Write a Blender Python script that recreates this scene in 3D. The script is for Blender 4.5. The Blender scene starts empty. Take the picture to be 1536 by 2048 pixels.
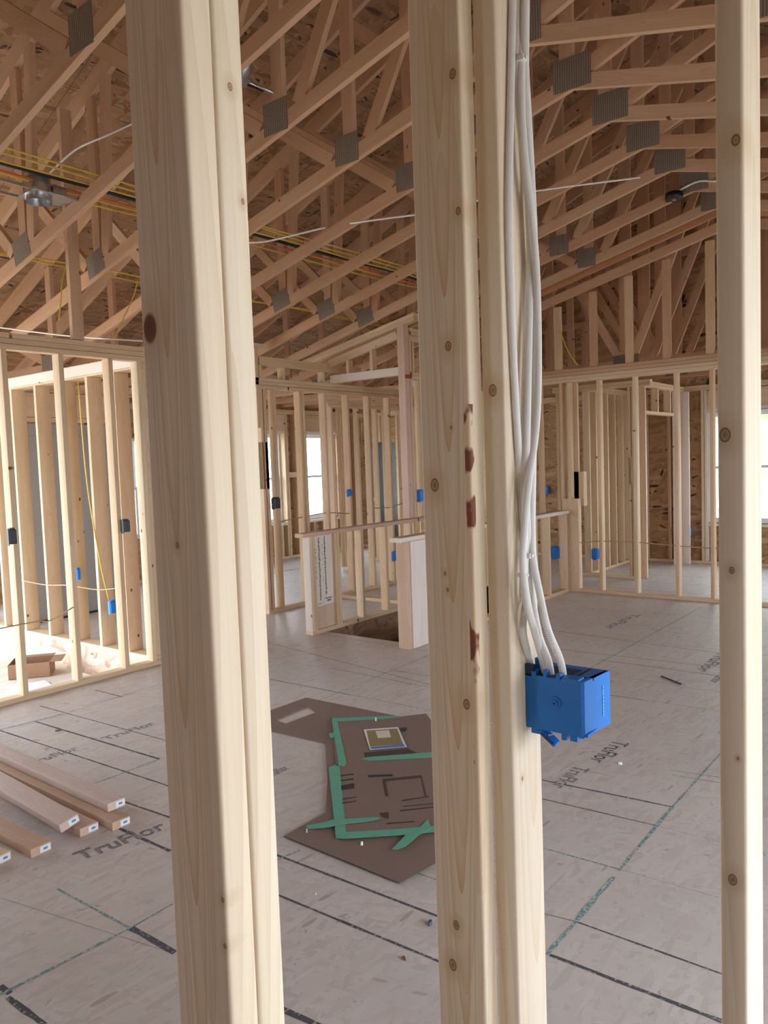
import bpy, bmesh, math, random
import numpy as np
from mathutils import Matrix, Vector
random.seed(7)
S = bpy.context.scene
C = S.collection
PI = math.pi

# ------------------------------------------------------------------ camera
F_PX, YAW, PIT, ROL, CAM_H = 1552.0, math.radians(38.0), math.radians(3.73), math.radians(-2.02), 1.60
FW = np.array([math.cos(YAW)*math.cos(PIT), math.sin(YAW)*math.cos(PIT), -math.sin(PIT)])
_r = np.array([math.sin(YAW), -math.cos(YAW), 0.0]); _u = np.cross(_r, FW)
RT = math.cos(ROL)*_r + math.sin(ROL)*_u
UP = -math.sin(ROL)*_r + math.cos(ROL)*_u
CP = np.array([0.0, 0.0, CAM_H])
cam_d = bpy.data.cameras.new('camera'); cam = bpy.data.objects.new('camera', cam_d); C.objects.link(cam)
cam_d.sensor_fit = 'VERTICAL'; cam_d.sensor_height = 36.0; cam_d.sensor_width = 27.0
cam_d.lens = 36.0*F_PX/2048.0
cam_d.clip_start = 0.02; cam_d.clip_end = 300
cam.matrix_world = Matrix(((RT[0], UP[0], -FW[0], CP[0]), (RT[1], UP[1], -FW[1], CP[1]), (RT[2], UP[2], -FW[2], CP[2]), (0, 0, 0, 1)))
S.camera = cam

# ------------------------------------------------------------------ view and light
S.view_settings.view_transform = 'Standard'; S.view_settings.look = 'None'
S.view_settings.gamma = 1.0; S.view_settings.use_curve_mapping = False
S.view_settings.exposure = 0.95
S.cycles.use_denoising = True
S.cycles.max_bounces = 10; S.cycles.diffuse_bounces = 6; S.cycles.glossy_bounces = 3
S.cycles.sample_clamp_indirect = 6.0
W = bpy.data.worlds.new('overcast_sky'); S.world = W; W.use_nodes = True
bg = W.node_tree.nodes['Background']; bg.inputs[0].default_value = (0.83, 0.91, 1.0, 1); bg.inputs[1].default_value = 4.6

def portal(name, loc, rot, sx, sy):
    """marks an opening so the sky light through it is sampled well; adds no light of its own"""
    l = bpy.data.lights.new(name, 'AREA'); l.shape = 'RECTANGLE'; l.size = sx; l.size_y = sy; l.energy = 1.0; l.cycles.is_portal = True
    o = bpy.data.objects.new(name, l); C.objects.link(o); o.location = loc; o.rotation_euler = rot
    return o
NEAR = [(0.45, 3.5, .03, 2.1), (5.6, 7.0, .6, 2.1), (8.8, 11.0, .03, 2.1)]     # unseen openings behind the viewer, sized for the light they let in
for k, (a, b, c, d) in enumerate(NEAR): portal('opening_near', ((a+b)/2, -2.05, (c+d)/2), (math.radians(90), 0, 0), b-a, d-c)
portal('opening_left', (-2.85, 2.6, 1.5), (0, math.radians(-90), 0), 1.2, .8)  # for the opening added in the unseen wall left of the viewer
portal('opening_left', (.60, 7.5, 1.15), (0, math.radians(-90), 0), 2.7, 4.1)
for (a, b) in ((8.62, 9.42), (9.98, 10.83), (5.95, 6.6)): portal('opening_back', ((a+b)/2, 9.72, 1.375), (math.radians(-90), 0, 0), b-a, 1.5)
portal('opening_right', (11.5, 2.525, 1.35), (0, math.radians(90), 0), 1.53, 1.15)
portal('opening_right', (11.5, 7.45, 1.35), (0, math.radians(90), 0), 1.53, 1.40)

# ------------------------------------------------------------------ photo measurements to places in the room
def ray(x, y): return FW + (x-768)/F_PX*RT - (y-1024)/F_PX*UP
def fl(x, y, z=0.0):
    d = ray(x, y); p = CP + (z-CAM_H)/d[2]*d; return Vector(p)
def onX(x, y, v): d = ray(x, y); return Vector(CP + v/d[0]*d)
def onY(x, y, v): d = ray(x, y); return Vector(CP + v/d[1]*d)

# ------------------------------------------------------------------ materials
def new_mat(name):
    m = bpy.data.materials.new(name); m.use_nodes = True
    nt = m.node_tree; b = nt.nodes['Principled BSDF']
    return m, nt, b
def N(nt, t, **k):
    n = nt.nodes.new(t)
    for a, v in k.items(): setattr(n, a, v)
    return n
def mixc(nt, a, b, fac, mode='MIX'):
    n = N(nt, 'ShaderNodeMix', data_type='RGBA', blend_type=mode)
    for s, v in ((0, fac), (6, a), (7, b)):
        if isinstance(v, (tuple, list, float, int)): n.inputs[s].default_value = v if not isinstance(v, (tuple, list)) else tuple(v)+((1,) if len(v) == 3 else ())
        else: nt.links.new(v, n.inputs[s])
    return n.outputs[2]
def math_n(nt, op, a, b=None, c=None, clamp=False):
    n = N(nt, 'ShaderNodeMath', operation=op, use_clamp=clamp)
    for i, v in enumerate((a, b, c)):
        if v is None: continue
        if isinstance(v, (int, float)): n.inputs[i].default_value = v
        else: nt.links.new(v, n.inputs[i])
    return n.outputs[0]
def vmath(nt, op, a, b=None):
    n = N(nt, 'ShaderNodeVectorMath', operation=op)
    for i, v in enumerate((a, b)):
        if v is None: continue
        if isinstance(v, tuple): n.inputs[i].default_value = v
        else: nt.links.new(v, n.inputs[i])
    return n
def ramp(nt, fac, stops):
    n = N(nt, 'ShaderNodeValToRGB'); e = n.color_ramp.elements
    while len(e) < len(stops): e.new(0.5)
    for i, (p, c) in enumerate(stops):
        e[i].position = p; e[i].color = tuple(c)+(1,) if len(c) == 3 else c
    nt.links.new(fac, n.inputs[0]); return n.outputs[0]
def flat(name, col, rough=0.6, metal=0.0, emit=None, noise=0.0, nscale=8.0):
    m, nt, b = new_mat(name)
    b.inputs['Base Color'].default_value = tuple(col)+(1,); b.inputs['Roughness'].default_value = rough; b.inputs['Metallic'].default_value = metal
    if noise:
        tc = N(nt, 'ShaderNodeTexCoord'); n = N(nt, 'ShaderNodeTexNoise'); n.inputs['Scale'].default_value = nscale; n.inputs['Detail'].default_value = 4
        nt.links.new(tc.outputs['Object'], n.inputs['Vector'])
        nt.links.new(mixc(nt, tuple(c*(1-noise) for c in col), tuple(min(1, c*(1+noise)) for c in col), n.outputs['Fac']), b.inputs['Base Color'])
    return m

def wood_mat(name, light, mid, dark, ring=22.0, contrast=0.55, knots=None, rand=True, auto_knots=True, wane=None, flame=1.0, rough=0.62, vee=None):
    """sawn softwood: local z runs along the grain"""
    m, nt, b = new_mat(name)
    tc = N(nt, 'ShaderNodeTexCoord'); obj = tc.outputs['Object']
    oi = N(nt, 'ShaderNodeObjectInfo')
    if rand:
        cv = N(nt, 'ShaderNodeCombineXYZ')
        nt.links.new(math_n(nt, 'MULTIPLY', oi.outputs['Random'], 0.09), cv.inputs[0])
        nt.links.new(math_n(nt, 'MULTIPLY', oi.outputs['Random'], 3.7), cv.inputs[1])
        nt.links.new(math_n(nt, 'MULTIPLY', oi.outputs['Random'], 41.0), cv.inputs[2])
        p = vmath(nt, 'ADD', obj, cv.outputs[0]).outputs[0]
    else: p = obj
    st = vmath(nt, 'MULTIPLY', p, (1.0, 1.0, 0.055)).outputs[0]
    # slow drift of the heart of the log gives the cathedral figure
    dn = N(nt, 'ShaderNodeTexNoise'); dn.inputs['Scale'].default_value = 9.0*flame; dn.inputs['Detail'].default_value = 1.5
    nt.links.new(st, dn.inputs['Vector'])
    sp = N(nt, 'ShaderNodeSeparateXYZ'); nt.links.new(p, sp.inputs[0])
    if rand:
        so2 = N(nt, 'ShaderNodeSeparateXYZ'); nt.links.new(obj, so2.inputs[0]); x_, y_ = so2.outputs[0], so2.outputs[1]
    else: x_, y_ = sp.outputs[0], sp.outputs[1]
    zz = sp.outputs[2]
    wob = math_n(nt, 'MULTIPLY', math_n(nt, 'SINE', math_n(nt, 'MULTIPLY', zz, 3.1)), 0.022)
    xx = math_n(nt, 'ADD', x_, math_n(nt, 'ADD', wob, 0.034)); yy = math_n(nt, 'ADD', y_, math_n(nt, 'MULTIPLY', math_n(nt, 'SINE', math_n(nt, 'MULTIPLY', zz, 1.3)), 0.012))
    r = math_n(nt, 'SQRT', math_n(nt, 'ADD', math_n(nt, 'MULTIPLY', xx, xx), math_n(nt, 'MULTIPLY', yy, yy)))
    r = math_n(nt, 'ADD', r, math_n(nt, 'MULTIPLY', math_n(nt, 'SUBTRACT', dn.outputs['Fac'], 0.5), 0.06))
    s = math_n(nt, 'FRACT', math_n(nt, 'MULTIPLY', r, ring*6.0))
    s = math_n(nt, 'POWER', s, 2.2)
    fn = N(nt, 'ShaderNodeTexNoise'); fn.inputs['Scale'].default_value = 220.0; fn.inputs['Detail'].default_value = 2
    nt.links.new(vmath(nt, 'MULTIPLY', p, (1.0, 1.0, 0.02)).outputs[0], fn.inputs['Vector'])
    bn = N(nt, 'ShaderNodeTexNoise'); bn.inputs['Scale'].default_value = 14.0; bn.inputs['Detail'].default_value = 3
    nt.links.new(vmath(nt, 'MULTIPLY', p, (1.0, 1.0, 0.12)).outputs[0], bn.inputs['Vector'])
    col = mixc(nt, light, mid, math_n(nt, 'MULTIPLY', s, contrast))
    col = mixc(nt, col, mid, math_n(nt, 'MULTIPLY', math_n(nt, 'SUBTRACT', fn.outputs['Fac'], 0.42), 0.55, clamp=True))
    col = mixc(nt, col, mid, math_n(nt, 'MULTIPLY', math_n(nt, 'SUBTRACT', bn.outputs['Fac'], 0.42), 1.6, clamp=True))
    if vee:    # nested flame figure on the broad face, points downwards
        y0_, sp_, a_ = vee
        sv = N(nt, 'ShaderNodeSeparateXYZ'); nt.links.new(obj, sv.inputs[0])
        vn = N(nt, 'ShaderNodeTexNoise'); vn.inputs['Scale'].default_value = 16; vn.inputs['Detail'].default_value = 2; nt.links.new(vmath(nt, 'MULTIPLY', obj, (1, 1, 0.2)).outputs[0], vn.inputs['Vector'])
        yc = math_n(nt, 'ADD', math_n(nt, 'SUBTRACT', sv.outputs[1], y0_), math_n(nt, 'MULTIPLY', math_n(nt, 'SUBTRACT', vn.outputs['Fac'], .5), .014))
        ph = math_n(nt, 'SUBTRACT', sv.outputs[2], math_n(nt, 'MULTIPLY', math_n(nt, 'MULTIPLY', yc, yc), a_))
        fr = math_n(nt, 'SUBTRACT', 1.0, math_n(nt, 'FRACT', math_n(nt, 'DIVIDE', ph, sp_)))
        fr = math_n(nt, 'POWER', fr, 3.5)
        mk = ramp(nt, math_n(nt, 'ABSOLUTE', yc), [(0, (1, 1, 1)), (.020, (.8, .8, .8)), (.036, (0, 0, 0))])
        fc = math_n(nt, 'MULTIPLY', math_n(nt, 'MULTIPLY', fr, mk), math_n(nt, 'LESS_THAN', sv.outputs[0], -.0165))
        col = mixc(nt, col, tuple(c*f for c, f in zip(mid, (.98, .84, .70))), math_n(nt, 'MULTIPLY', fc, .85))
    if rand:
        t = ramp(nt, oi.outputs['Random'], [(0, (1.0, 0.97, 0.92)), (0.3, (0.95, 0.86, 0.74)), (0.55, (1.0, 0.93, 0.90)), (0.8, (0.90, 0.78, 0.66)), (1, (1, 1, 0.94))])
        col = mixc(nt, col, t, 1.0, 'MULTIPLY')
    if auto_knots:
        kv = N(nt, 'ShaderNodeTexVoronoi'); kv.inputs['Scale'].default_value = 7.0
        nt.links.new(vmath(nt, 'MULTIPLY', p, (0.12, 1.0, 0.62)).outputs[0], kv.inputs['Vector'])
        kf = ramp(nt, kv.outputs['Distance'], [(0.0, (1, 1, 1)), (0.05, (1, 1, 1)), (0.085, (0, 0, 0))])
        col = mixc(nt, col, dark, kf)
    for kn in (knots or []):
        kx, ky, kz, rr = kn[:4]
        d = vmath(nt, 'LENGTH', vmath(nt, 'MULTIPLY', vmath(nt, 'SUBTRACT', obj, (kx, ky, kz)).outputs[0], (1.0, 0.3, 0.72) if abs(ky) > .04 else (0.3, 1.0, 0.72)).outputs[0]).outputs['Value']
        halo = ramp(nt, math_n(nt, 'DIVIDE', d, rr*3.2), [(0, (1, 1, 1)), (1, (0, 0, 0))])
        col = mixc(nt, col, mid, halo)
        core = ramp(nt, math_n(nt, 'DIVIDE', d, rr), [(0, (1, 1, 1)), (.75, (.95, .95, .95)), (1, (0, 0, 0))]) if len(kn) > 4 else ramp(nt, math_n(nt, 'DIVIDE', math_n(nt, 'ADD', d, math_n(nt, 'MULTIPLY', math_n(nt, 'SUBTRACT', bn.outputs['Fac'], .5), rr*1.2)), rr*.8), [(0.0, (0.75, 0.75, 0.75)), (0.6, (0.40, 0.40, 0.40)), (0.82, (0.95, 0.95, 0.95)), (0.95, (0.6, 0.6, 0.6)), (1.0, (0, 0, 0))])
        col = mixc(nt, col, dark, core)
    if wane:   # patches of bark left along one corner: (x, y) of the corner, reach, z range
        (wx, wy, reach, z0, z1) = wane
        dd = vmath(nt, 'LENGTH', vmath(nt, 'MULTIPLY', vmath(nt, 'SUBTRACT', obj, (wx, wy, 0)).outputs[0], (1, 1, 0)).outputs[0]).outputs['Value']
        near = ramp(nt, math_n(nt, 'DIVIDE', dd, reach), [(0, (1, 1, 1)), (0.9, (1, 1, 1)), (1, (0, 0, 0))])
        pn = N(nt, 'ShaderNodeTexNoise'); pn.inputs['Scale'].default_value = 22; pn.inputs['Detail'].default_value = 3
        nt.links.new(vmath(nt, 'MULTIPLY', obj, (1, 1, 0.55)).outputs[0], pn.inputs['Vector'])
        pf = ramp(nt, pn.outputs['Fac'], [(0.0, (0, 0, 0)), (0.56, (0, 0, 0)), (0.60, (1, 1, 1))])
        so3 = N(nt, 'ShaderNodeSeparateXYZ'); nt.links.new(obj, so3.inputs[0])
        zr = math_n(nt, 'MULTIPLY', math_n(nt, 'GREATER_THAN', so3.outputs[2], z0), math_n(nt, 'LESS_THAN', so3.outputs[2], z1))
        col = mixc(nt, col, (0.72, 0.50, 0.33), math_n(nt, 'MULTIPLY', math_n(nt, 'MULTIPLY', near, zr), 0.45))
        col = mixc(nt, col, (0.20, 0.07, 0.035), math_n(nt, 'MULTIPLY', math_n(nt, 'MULTIPLY', near, pf), zr))
    nt.links.new(col, b.inputs['Base Color']); b.inputs['Roughness'].default_value = rough
    b.inputs['Specular IOR Level'].default_value = 0.25
    bp = N(nt, 'ShaderNodeBump'); bp.inputs['Strength'].default_value = 0.12; bp.inputs['Distance'].default_value = 0.001
    nt.links.new(fn.outputs['Fac'], bp.inputs['Height']); nt.links.new(bp.outputs[0], b.inputs['Normal'])
    return m

LIGHT, MID, DARK = (0.76, 0.635, 0.475), (0.58, 0.41, 0.26), (0.13, 0.045, 0.02)
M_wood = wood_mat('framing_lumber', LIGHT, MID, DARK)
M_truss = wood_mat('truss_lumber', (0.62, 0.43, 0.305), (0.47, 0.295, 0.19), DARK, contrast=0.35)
M_pink = wood_mat('pinkish_lumber', (0.68, 0.53, 0.44), (0.52, 0.36, 0.28), DARK, contrast=0.4)
M_lilac = wood_mat('weathered_lumber', (0.70, 0.62, 0.58), (0.55, 0.46, 0.43), DARK, contrast=0.3)
M_white = wood_mat('pale_board', (0.80, 0.76, 0.72), (0.66, 0.60, 0.55), DARK, contrast=0.25)

def osb_mat(name, base, hi, lo, flake, scale=1.0, dark_amt=0.5, contrast=1.0, rough=0.75, axes='XY'):
    """pressed wood strands in several directions with a few black ones"""
    m, nt, b = new_mat(name)
    tc = N(nt, 'ShaderNodeTexCoord'); g = tc.outputs['Object']
    sp = N(nt, 'ShaderNodeSeparateXYZ'); nt.links.new(g, sp.inputs[0])
    cb = N(nt, 'ShaderNodeCombineXYZ')
    i, j = {'XY': (0, 1), 'XZ': (0, 2), 'YZ': (1, 2)}[axes]
    nt.links.new(sp.outputs[i], cb.inputs[0]); nt.links.new(sp.outputs[j], cb.inputs[1])
    uv = cb.outputs[0]
    col = None; hs = []
    for k, (ang, sx, sy) in enumerate(((0.35, 9, 42), (-0.45, 11, 50), (1.25, 10, 36), (0.05, 7, 33))):
        mp = N(nt, 'ShaderNodeMapping'); mp.inputs['Rotation'].default_value = (0, 0, ang); mp.inputs['Location'].default_value = (k*3.3, k*1.7, k*2.0)
        nt.links.new(uv, mp.inputs['Vector'])
        ms = vmath(nt, 'MULTIPLY', mp.outputs[0], (sx*scale, sy*scale, 1)).outputs[0]
        wn = N(nt, 'ShaderNodeTexNoise'); wn.inputs['Scale'].default_value = 0.8; nt.links.new(ms, wn.inputs['Vector'])
        ms = vmath(nt, 'ADD', ms, vmath(nt, 'MULTIPLY', wn.outputs['Color'], (0.8, 0.8, 0)).outputs[0]).outputs[0]
        v = N(nt, 'ShaderNodeTexVoronoi'); v.inputs['Scale'].default_value = 1.0; nt.links.new(ms, v.inputs['Vector'])
        sc = N(nt, 'ShaderNodeSeparateColor'); nt.links.new(v.outputs['Color'], sc.inputs[0])
        ck = ramp(nt, sc.outputs[0], [(0, lo), (0.45, base), (0.8, base), (1, hi)])
        dk = math_n(nt, 'MULTIPLY', math_n(nt, 'GREATER_THAN', sc.outputs[1], 1-0.06*dark_amt), math_n(nt, 'LESS_THAN', v.outputs['Distance'], 0.42))
        ck = mixc(nt, ck, flake, dk)
        if col is None: col = ck
        else: col = mixc(nt, col, ck, math_n(nt, 'GREATER_THAN', sc.outputs[2], 0.55))
        hs.append(v.outputs['Distance'])
    bn = N(nt, 'ShaderNodeTexNoise'); bn.inputs['Scale'].default_value = 1.3; bn.inputs['Detail'].default_value = 3; nt.links.new(uv, bn.inputs['Vector'])
    col = mixc(nt, col, base, 1-contrast)
    sn = N(nt, 'ShaderNodeTexNoise'); sn.inputs['Scale'].default_value = 5.5; sn.inputs['Detail'].default_value = 6; sn.inputs['Roughness'].default_value = .7; nt.links.new(uv, sn.inputs['Vector'])
    col = mixc(nt, col, lo, math_n(nt, 'MULTIPLY', math_n(nt, 'SUBTRACT', sn.outputs['Fac'], 0.52), 2.2, clamp=True))
    col = mixc(nt, col, tuple(c*0.82 for c in base), math_n(nt, 'MULTIPLY', math_n(nt, 'SUBTRACT', bn.outputs['Fac'], 0.45), 1.5, clamp=True))
    nt.links.new(col, b.inputs['Base Color']); b.inputs['Roughness'].default_value = rough
    bp = N(nt, 'ShaderNodeBump'); bp.inputs['Strength'].default_value = 0.25; bp.inputs['Distance'].default_value = 0.002
    nt.links.new(hs[0], bp.inputs['Height']); nt.links.new(bp.outputs[0], b.inputs['Normal'])
    return m
M_floor = osb_mat('subfloor_panel', (0.645, 0.595, 0.565), (0.70, 0.66, 0.63), (0.53, 0.455, 0.41), (0.36, 0.25, 0.21), scale=1.25, dark_amt=0.4, contrast=0.6, rough=0.45)
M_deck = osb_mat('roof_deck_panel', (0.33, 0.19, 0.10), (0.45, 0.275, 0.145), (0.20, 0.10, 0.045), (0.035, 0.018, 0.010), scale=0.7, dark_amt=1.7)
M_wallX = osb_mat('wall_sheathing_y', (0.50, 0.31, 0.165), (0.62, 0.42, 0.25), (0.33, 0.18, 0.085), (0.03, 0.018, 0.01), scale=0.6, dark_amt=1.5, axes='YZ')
M_wallY = osb_mat('wall_sheathing_x', (0.50, 0.31, 0.165), (0.62, 0.42, 0.25), (0.33, 0.18, 0.085), (0.03, 0.018, 0.01), scale=0.6, dark_amt=1.5, axes='XZ')
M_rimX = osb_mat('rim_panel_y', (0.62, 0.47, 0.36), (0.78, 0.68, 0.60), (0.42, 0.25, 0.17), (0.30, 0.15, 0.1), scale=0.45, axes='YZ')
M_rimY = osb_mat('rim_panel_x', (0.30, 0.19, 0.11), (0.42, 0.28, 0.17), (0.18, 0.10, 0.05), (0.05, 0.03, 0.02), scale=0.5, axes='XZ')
def dusty(name, col, amt, under=(0.60, 0.55, 0.52)):
    m, nt, b = new_mat(name); tc = N(nt, 'ShaderNodeTexCoord'); n = N(nt, 'ShaderNodeTexNoise'); n.inputs['Scale'].default_value = 70; n.inputs['Detail'].default_value = 5
    nt.links.new(tc.outputs['Object'], n.inputs['Vector'])
    nt.links.new(mixc(nt, col, under, ramp(nt, n.outputs['Fac'], [(0, (0, 0, 0)), (amt, (0, 0, 0)), (amt+.16, (1, 1, 1))])), b.inputs['Base Color']); b.inputs['Roughness'].default_value = .85
    return m
M_ink = dusty('black_ink', (0.085, 0.085, 0.10), .56)
M_inkg = dusty('faded_ink', (0.20, 0.19, 0.20), .50)
M_teal = dusty('teal_chalk', (0.13, 0.30, 0.31), .46)
M_seam = flat('panel_seam', (0.10, 0.075, 0.06), 0.9)
def plate_mat():
    m, nt, b = new_mat('galvanised_plate')
    tc = N(nt, 'ShaderNodeTexCoord'); wv = N(nt, 'ShaderNodeTexWave'); wv.bands_direction = 'Y'; wv.inputs['Scale'].default_value = 20; wv.inputs['Distortion'].default_value = 0.6
    nt.links.new(tc.outputs['Object'], wv.inputs['Vector'])
    ck = N(nt, 'ShaderNodeTexVoronoi'); ck.inputs['Scale'].default_value = 90; nt.links.new(tc.outputs['Object'], ck.inputs['Vector'])
    nt.links.new(mixc(nt, (0.16, 0.125, 0.095), (0.31, 0.26, 0.21), wv.outputs['Fac']), b.inputs['Base Color'])
    b.inputs['Metallic'].default_value = 0.15; b.inputs['Roughness'].default_value = 0.55
    bp = N(nt, 'ShaderNodeBump'); bp.inputs['Strength'].default_value = 0.6; bp.inputs['Distance'].default_value = 0.003
    nt.links.new(math_n(nt, 'ADD', wv.outputs['Fac'], ck.outputs['Distance']), bp.inputs['Height']); nt.links.new(bp.outputs[0], b.inputs['Normal'])
    return m
M_plate = plate_mat()
M_metal = flat('galvanised_steel', (0.55, 0.57, 0.60), 0.3, 0.9, noise=0.25, nscale=25)
M_nm = flat('white_cable_jacket', (0.80, 0.79, 0.77), 0.4)
M_yel = flat('yellow_cable_jacket', (0.68, 0.46, 0.06), 0.45)
M_blk = flat('black_cable_jacket', (0.012, 0.012, 0.014), 0.5)
M_red = flat('red_cable_jacket', (0.62, 0.16, 0.06), 0.45)
M_wire = flat('tan_cable_jacket', (0.45, 0.33, 0.20), 0.5)
M_blue = flat('blue_plastic', (0.004, 0.19, 0.68), 0.35, noise=0.10, nscale=30)
M_blued = flat('dark_blue_recess', (0.004, 0.03, 0.10), 0.5)
M_paleprint = flat('pale_print', (0.25, 0.55, 0.85), 0.5)
M_blackbox = flat('black_plastic', (0.012, 0.012, 0.015), 0.4)
M_card = flat('brown_floor_board', (0.235, 0.165, 0.135), 0.7, noise=0.10, nscale=5)
M_cardd = flat('brown_board_edge', (0.07, 0.045, 0.035), 0.8)
M_tape = flat('green_masking_tape', (0.13, 0.42, 0.30), 0.55, noise=0.15, nscale=40)
M_box = flat('cardboard', (0.30, 0.17, 0.10), 0.8, noise=0.1)
M_paper = flat('white_paper', (0.80, 0.84, 0.86), 0.6)
M_blueprint = flat('blue_print', (0.12, 0.22, 0.50), 0.6)
M_olive = flat('olive_print', (0.27, 0.23, 0.10), 0.6, noise=0.3, nscale=60)
M_vinyl = flat('white_vinyl', (0.82, 0.83, 0.84), 0.4)
M_grey = flat('grey_steel_door', (0.37, 0.365, 0.36), 0.55)
M_char = flat('charcoal_panel', (0.03, 0.03, 0.032), 0.55)
M_grass = flat('pale_gravelly_ground', (0.44, 0.395, 0.33), 0.9, noise=0.3, nscale=1.5)
M_leaf = flat('pale_foliage', (0.36, 0.42, 0.30), 0.9, noise=0.35, nscale=3)
M_conc = flat('concrete', (0.30, 0.29, 0.27), 0.85, noise=0.1, nscale=2)
M_land = wood_mat('landing_boards', (0.80, 0.78, 0.74), (0.66, 0.62, 0.57), DARK, contrast=0.3, auto_knots=False)
def glass():
    m, nt, b = new_mat('window_glass'); b.inputs['Base Color'].default_value = (0.96, 0.99, 0.98, 1); b.inputs['Roughness'].default_value = 0.0
    b.inputs['Transmission Weight'].default_value = 1.0; b.inputs['IOR'].default_value = 1.02; return m
M_glass = glass()

# ------------------------------------------------------------------ object helpers
def link(name, me, mats, parent=None, M=None):
    o = bpy.data.objects.new(name, me)
    for m in (mats if isinstance(mats, (list, tuple)) else [mats]):
        if m is not None and m.name not in [x.name for x in me.materials if x]: me.materials.append(m)
    C.objects.link(o)
    if M is not None:
        if parent is not None: o.parent = parent; M = parent['_inv'] @ M if False else Matrix.Translation(-wloc(parent)) @ M
        o.matrix_local = M
    elif parent is not None:
        o.parent = parent
    return o
def wloc(o):
    v = Vector(o.location)
    while o.parent: o = o.parent; v += Vector(o.location)
    return v
def tag(o, label, cat=None, group=None, kind=None):
    if label: o['label'] = label
    if cat: o['category'] = cat
    if group: o['group'] = group
    if kind: o['kind'] = kind
    return o
def thing(name, loc, label, cat, group=None):
    o = bpy.data.objects.new(name, None); C.objects.link(o); o.location = loc; o.empty_display_size = 0.05
    return tag(o, label, cat, group)
_cache = {}
def board_mesh(t, w, L, bev=0.0):
    k = (round(t, 4), round(w, 4), round(L, 4), bev)
    if k in _cache: return _cache[k]
    bm = bmesh.new(); bmesh.ops.create_cube(bm, size=1.0)
    for v in bm.verts: v.co = Vector((v.co.x*t, v.co.y*w, (v.co.z+0.5)*L))
    if bev:
        ed = [e for e in bm.edges if abs(e.verts[0].co.z-e.verts[1].co.z) > L*0.5]
        bmesh.ops.bevel(bm, geom=ed, offset=bev, segments=3, profile=0.5, affect='EDGES')
    me = bpy.data.meshes.new('lumber'); bm.to_mesh(me); bm.free()
    if bev:
        for p in me.polygons: p.use_smooth = True
        try: me.set_sharp_from_angle(angle=math.radians(50))
        except Exception: pass
    _cache[k] = me; return me
def lumber(name, p0, p1, t, w, n, mat, parent=None, bev=0.0):
    """a board from p0 to p1 (centre line), thickness t along n, width w across"""
    p0 = Vector(p0); p1 = Vector(p1); d = p1-p0; L = d.length; d.normalize(); n = Vector(n).normalized()
    y = d.cross(n)
    M = Matrix(((n.x, y.x, d.x, p0.x), (n.y, y.y, d.y, p0.y), (n.z, y.z, d.z, p0.z), (0, 0, 0, 1)))
    me = board_mesh(t, w, L, bev)
    if me.materials and me.materials[0].name != mat.name:
        k = (round(t, 4), round(w, 4), round(L, 4), bev, mat.name)
        if k not in _cache:
            m2 = me.copy(); m2.materials.clear(); _cache[k] = m2
        me = _cache[k]
    return link(name, me, mat, parent, M)
def beam(name, x0, x1, y0, y1, z0, z1, mat=None, parent=None, bev=0.0):
    mat = mat or M_wood
    dx, dy, dz = x1-x0, y1-y0, z1-z0; cx, cy, cz = (x0+x1)/2, (y0+y1)/2, (z0+z1)/2
    L = max(dx, dy, dz)
    if L == dz:
        if dx <= dy: return lumber(name, (cx, cy, z0), (cx, cy, z1), dx, dy, (1, 0, 0), mat, parent, bev)
        return lumber(name, (cx, cy, z0), (cx, cy, z1), dy, dx, (0, 1, 0), mat, parent, bev)
    if L == dx:
        if dz <= dy: return lumber(name, (x0, cy, cz), (x1, cy, cz), dz, dy, (0, 0, 1), mat, parent, bev)
        return lumber(name, (x0, cy, cz), (x1, cy, cz), dy, dz, (0, 1, 0), mat, parent, bev)
    if dz <= dx: return lumber(name, (cx, y0, cz), (cx, y1, cz), dz, dx, (0, 0, 1), mat, parent, bev)
    return lumber(name, (cx, y0, cz), (cx, y1, cz), dx, dz, (1, 0, 0), mat, parent, bev)
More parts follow.
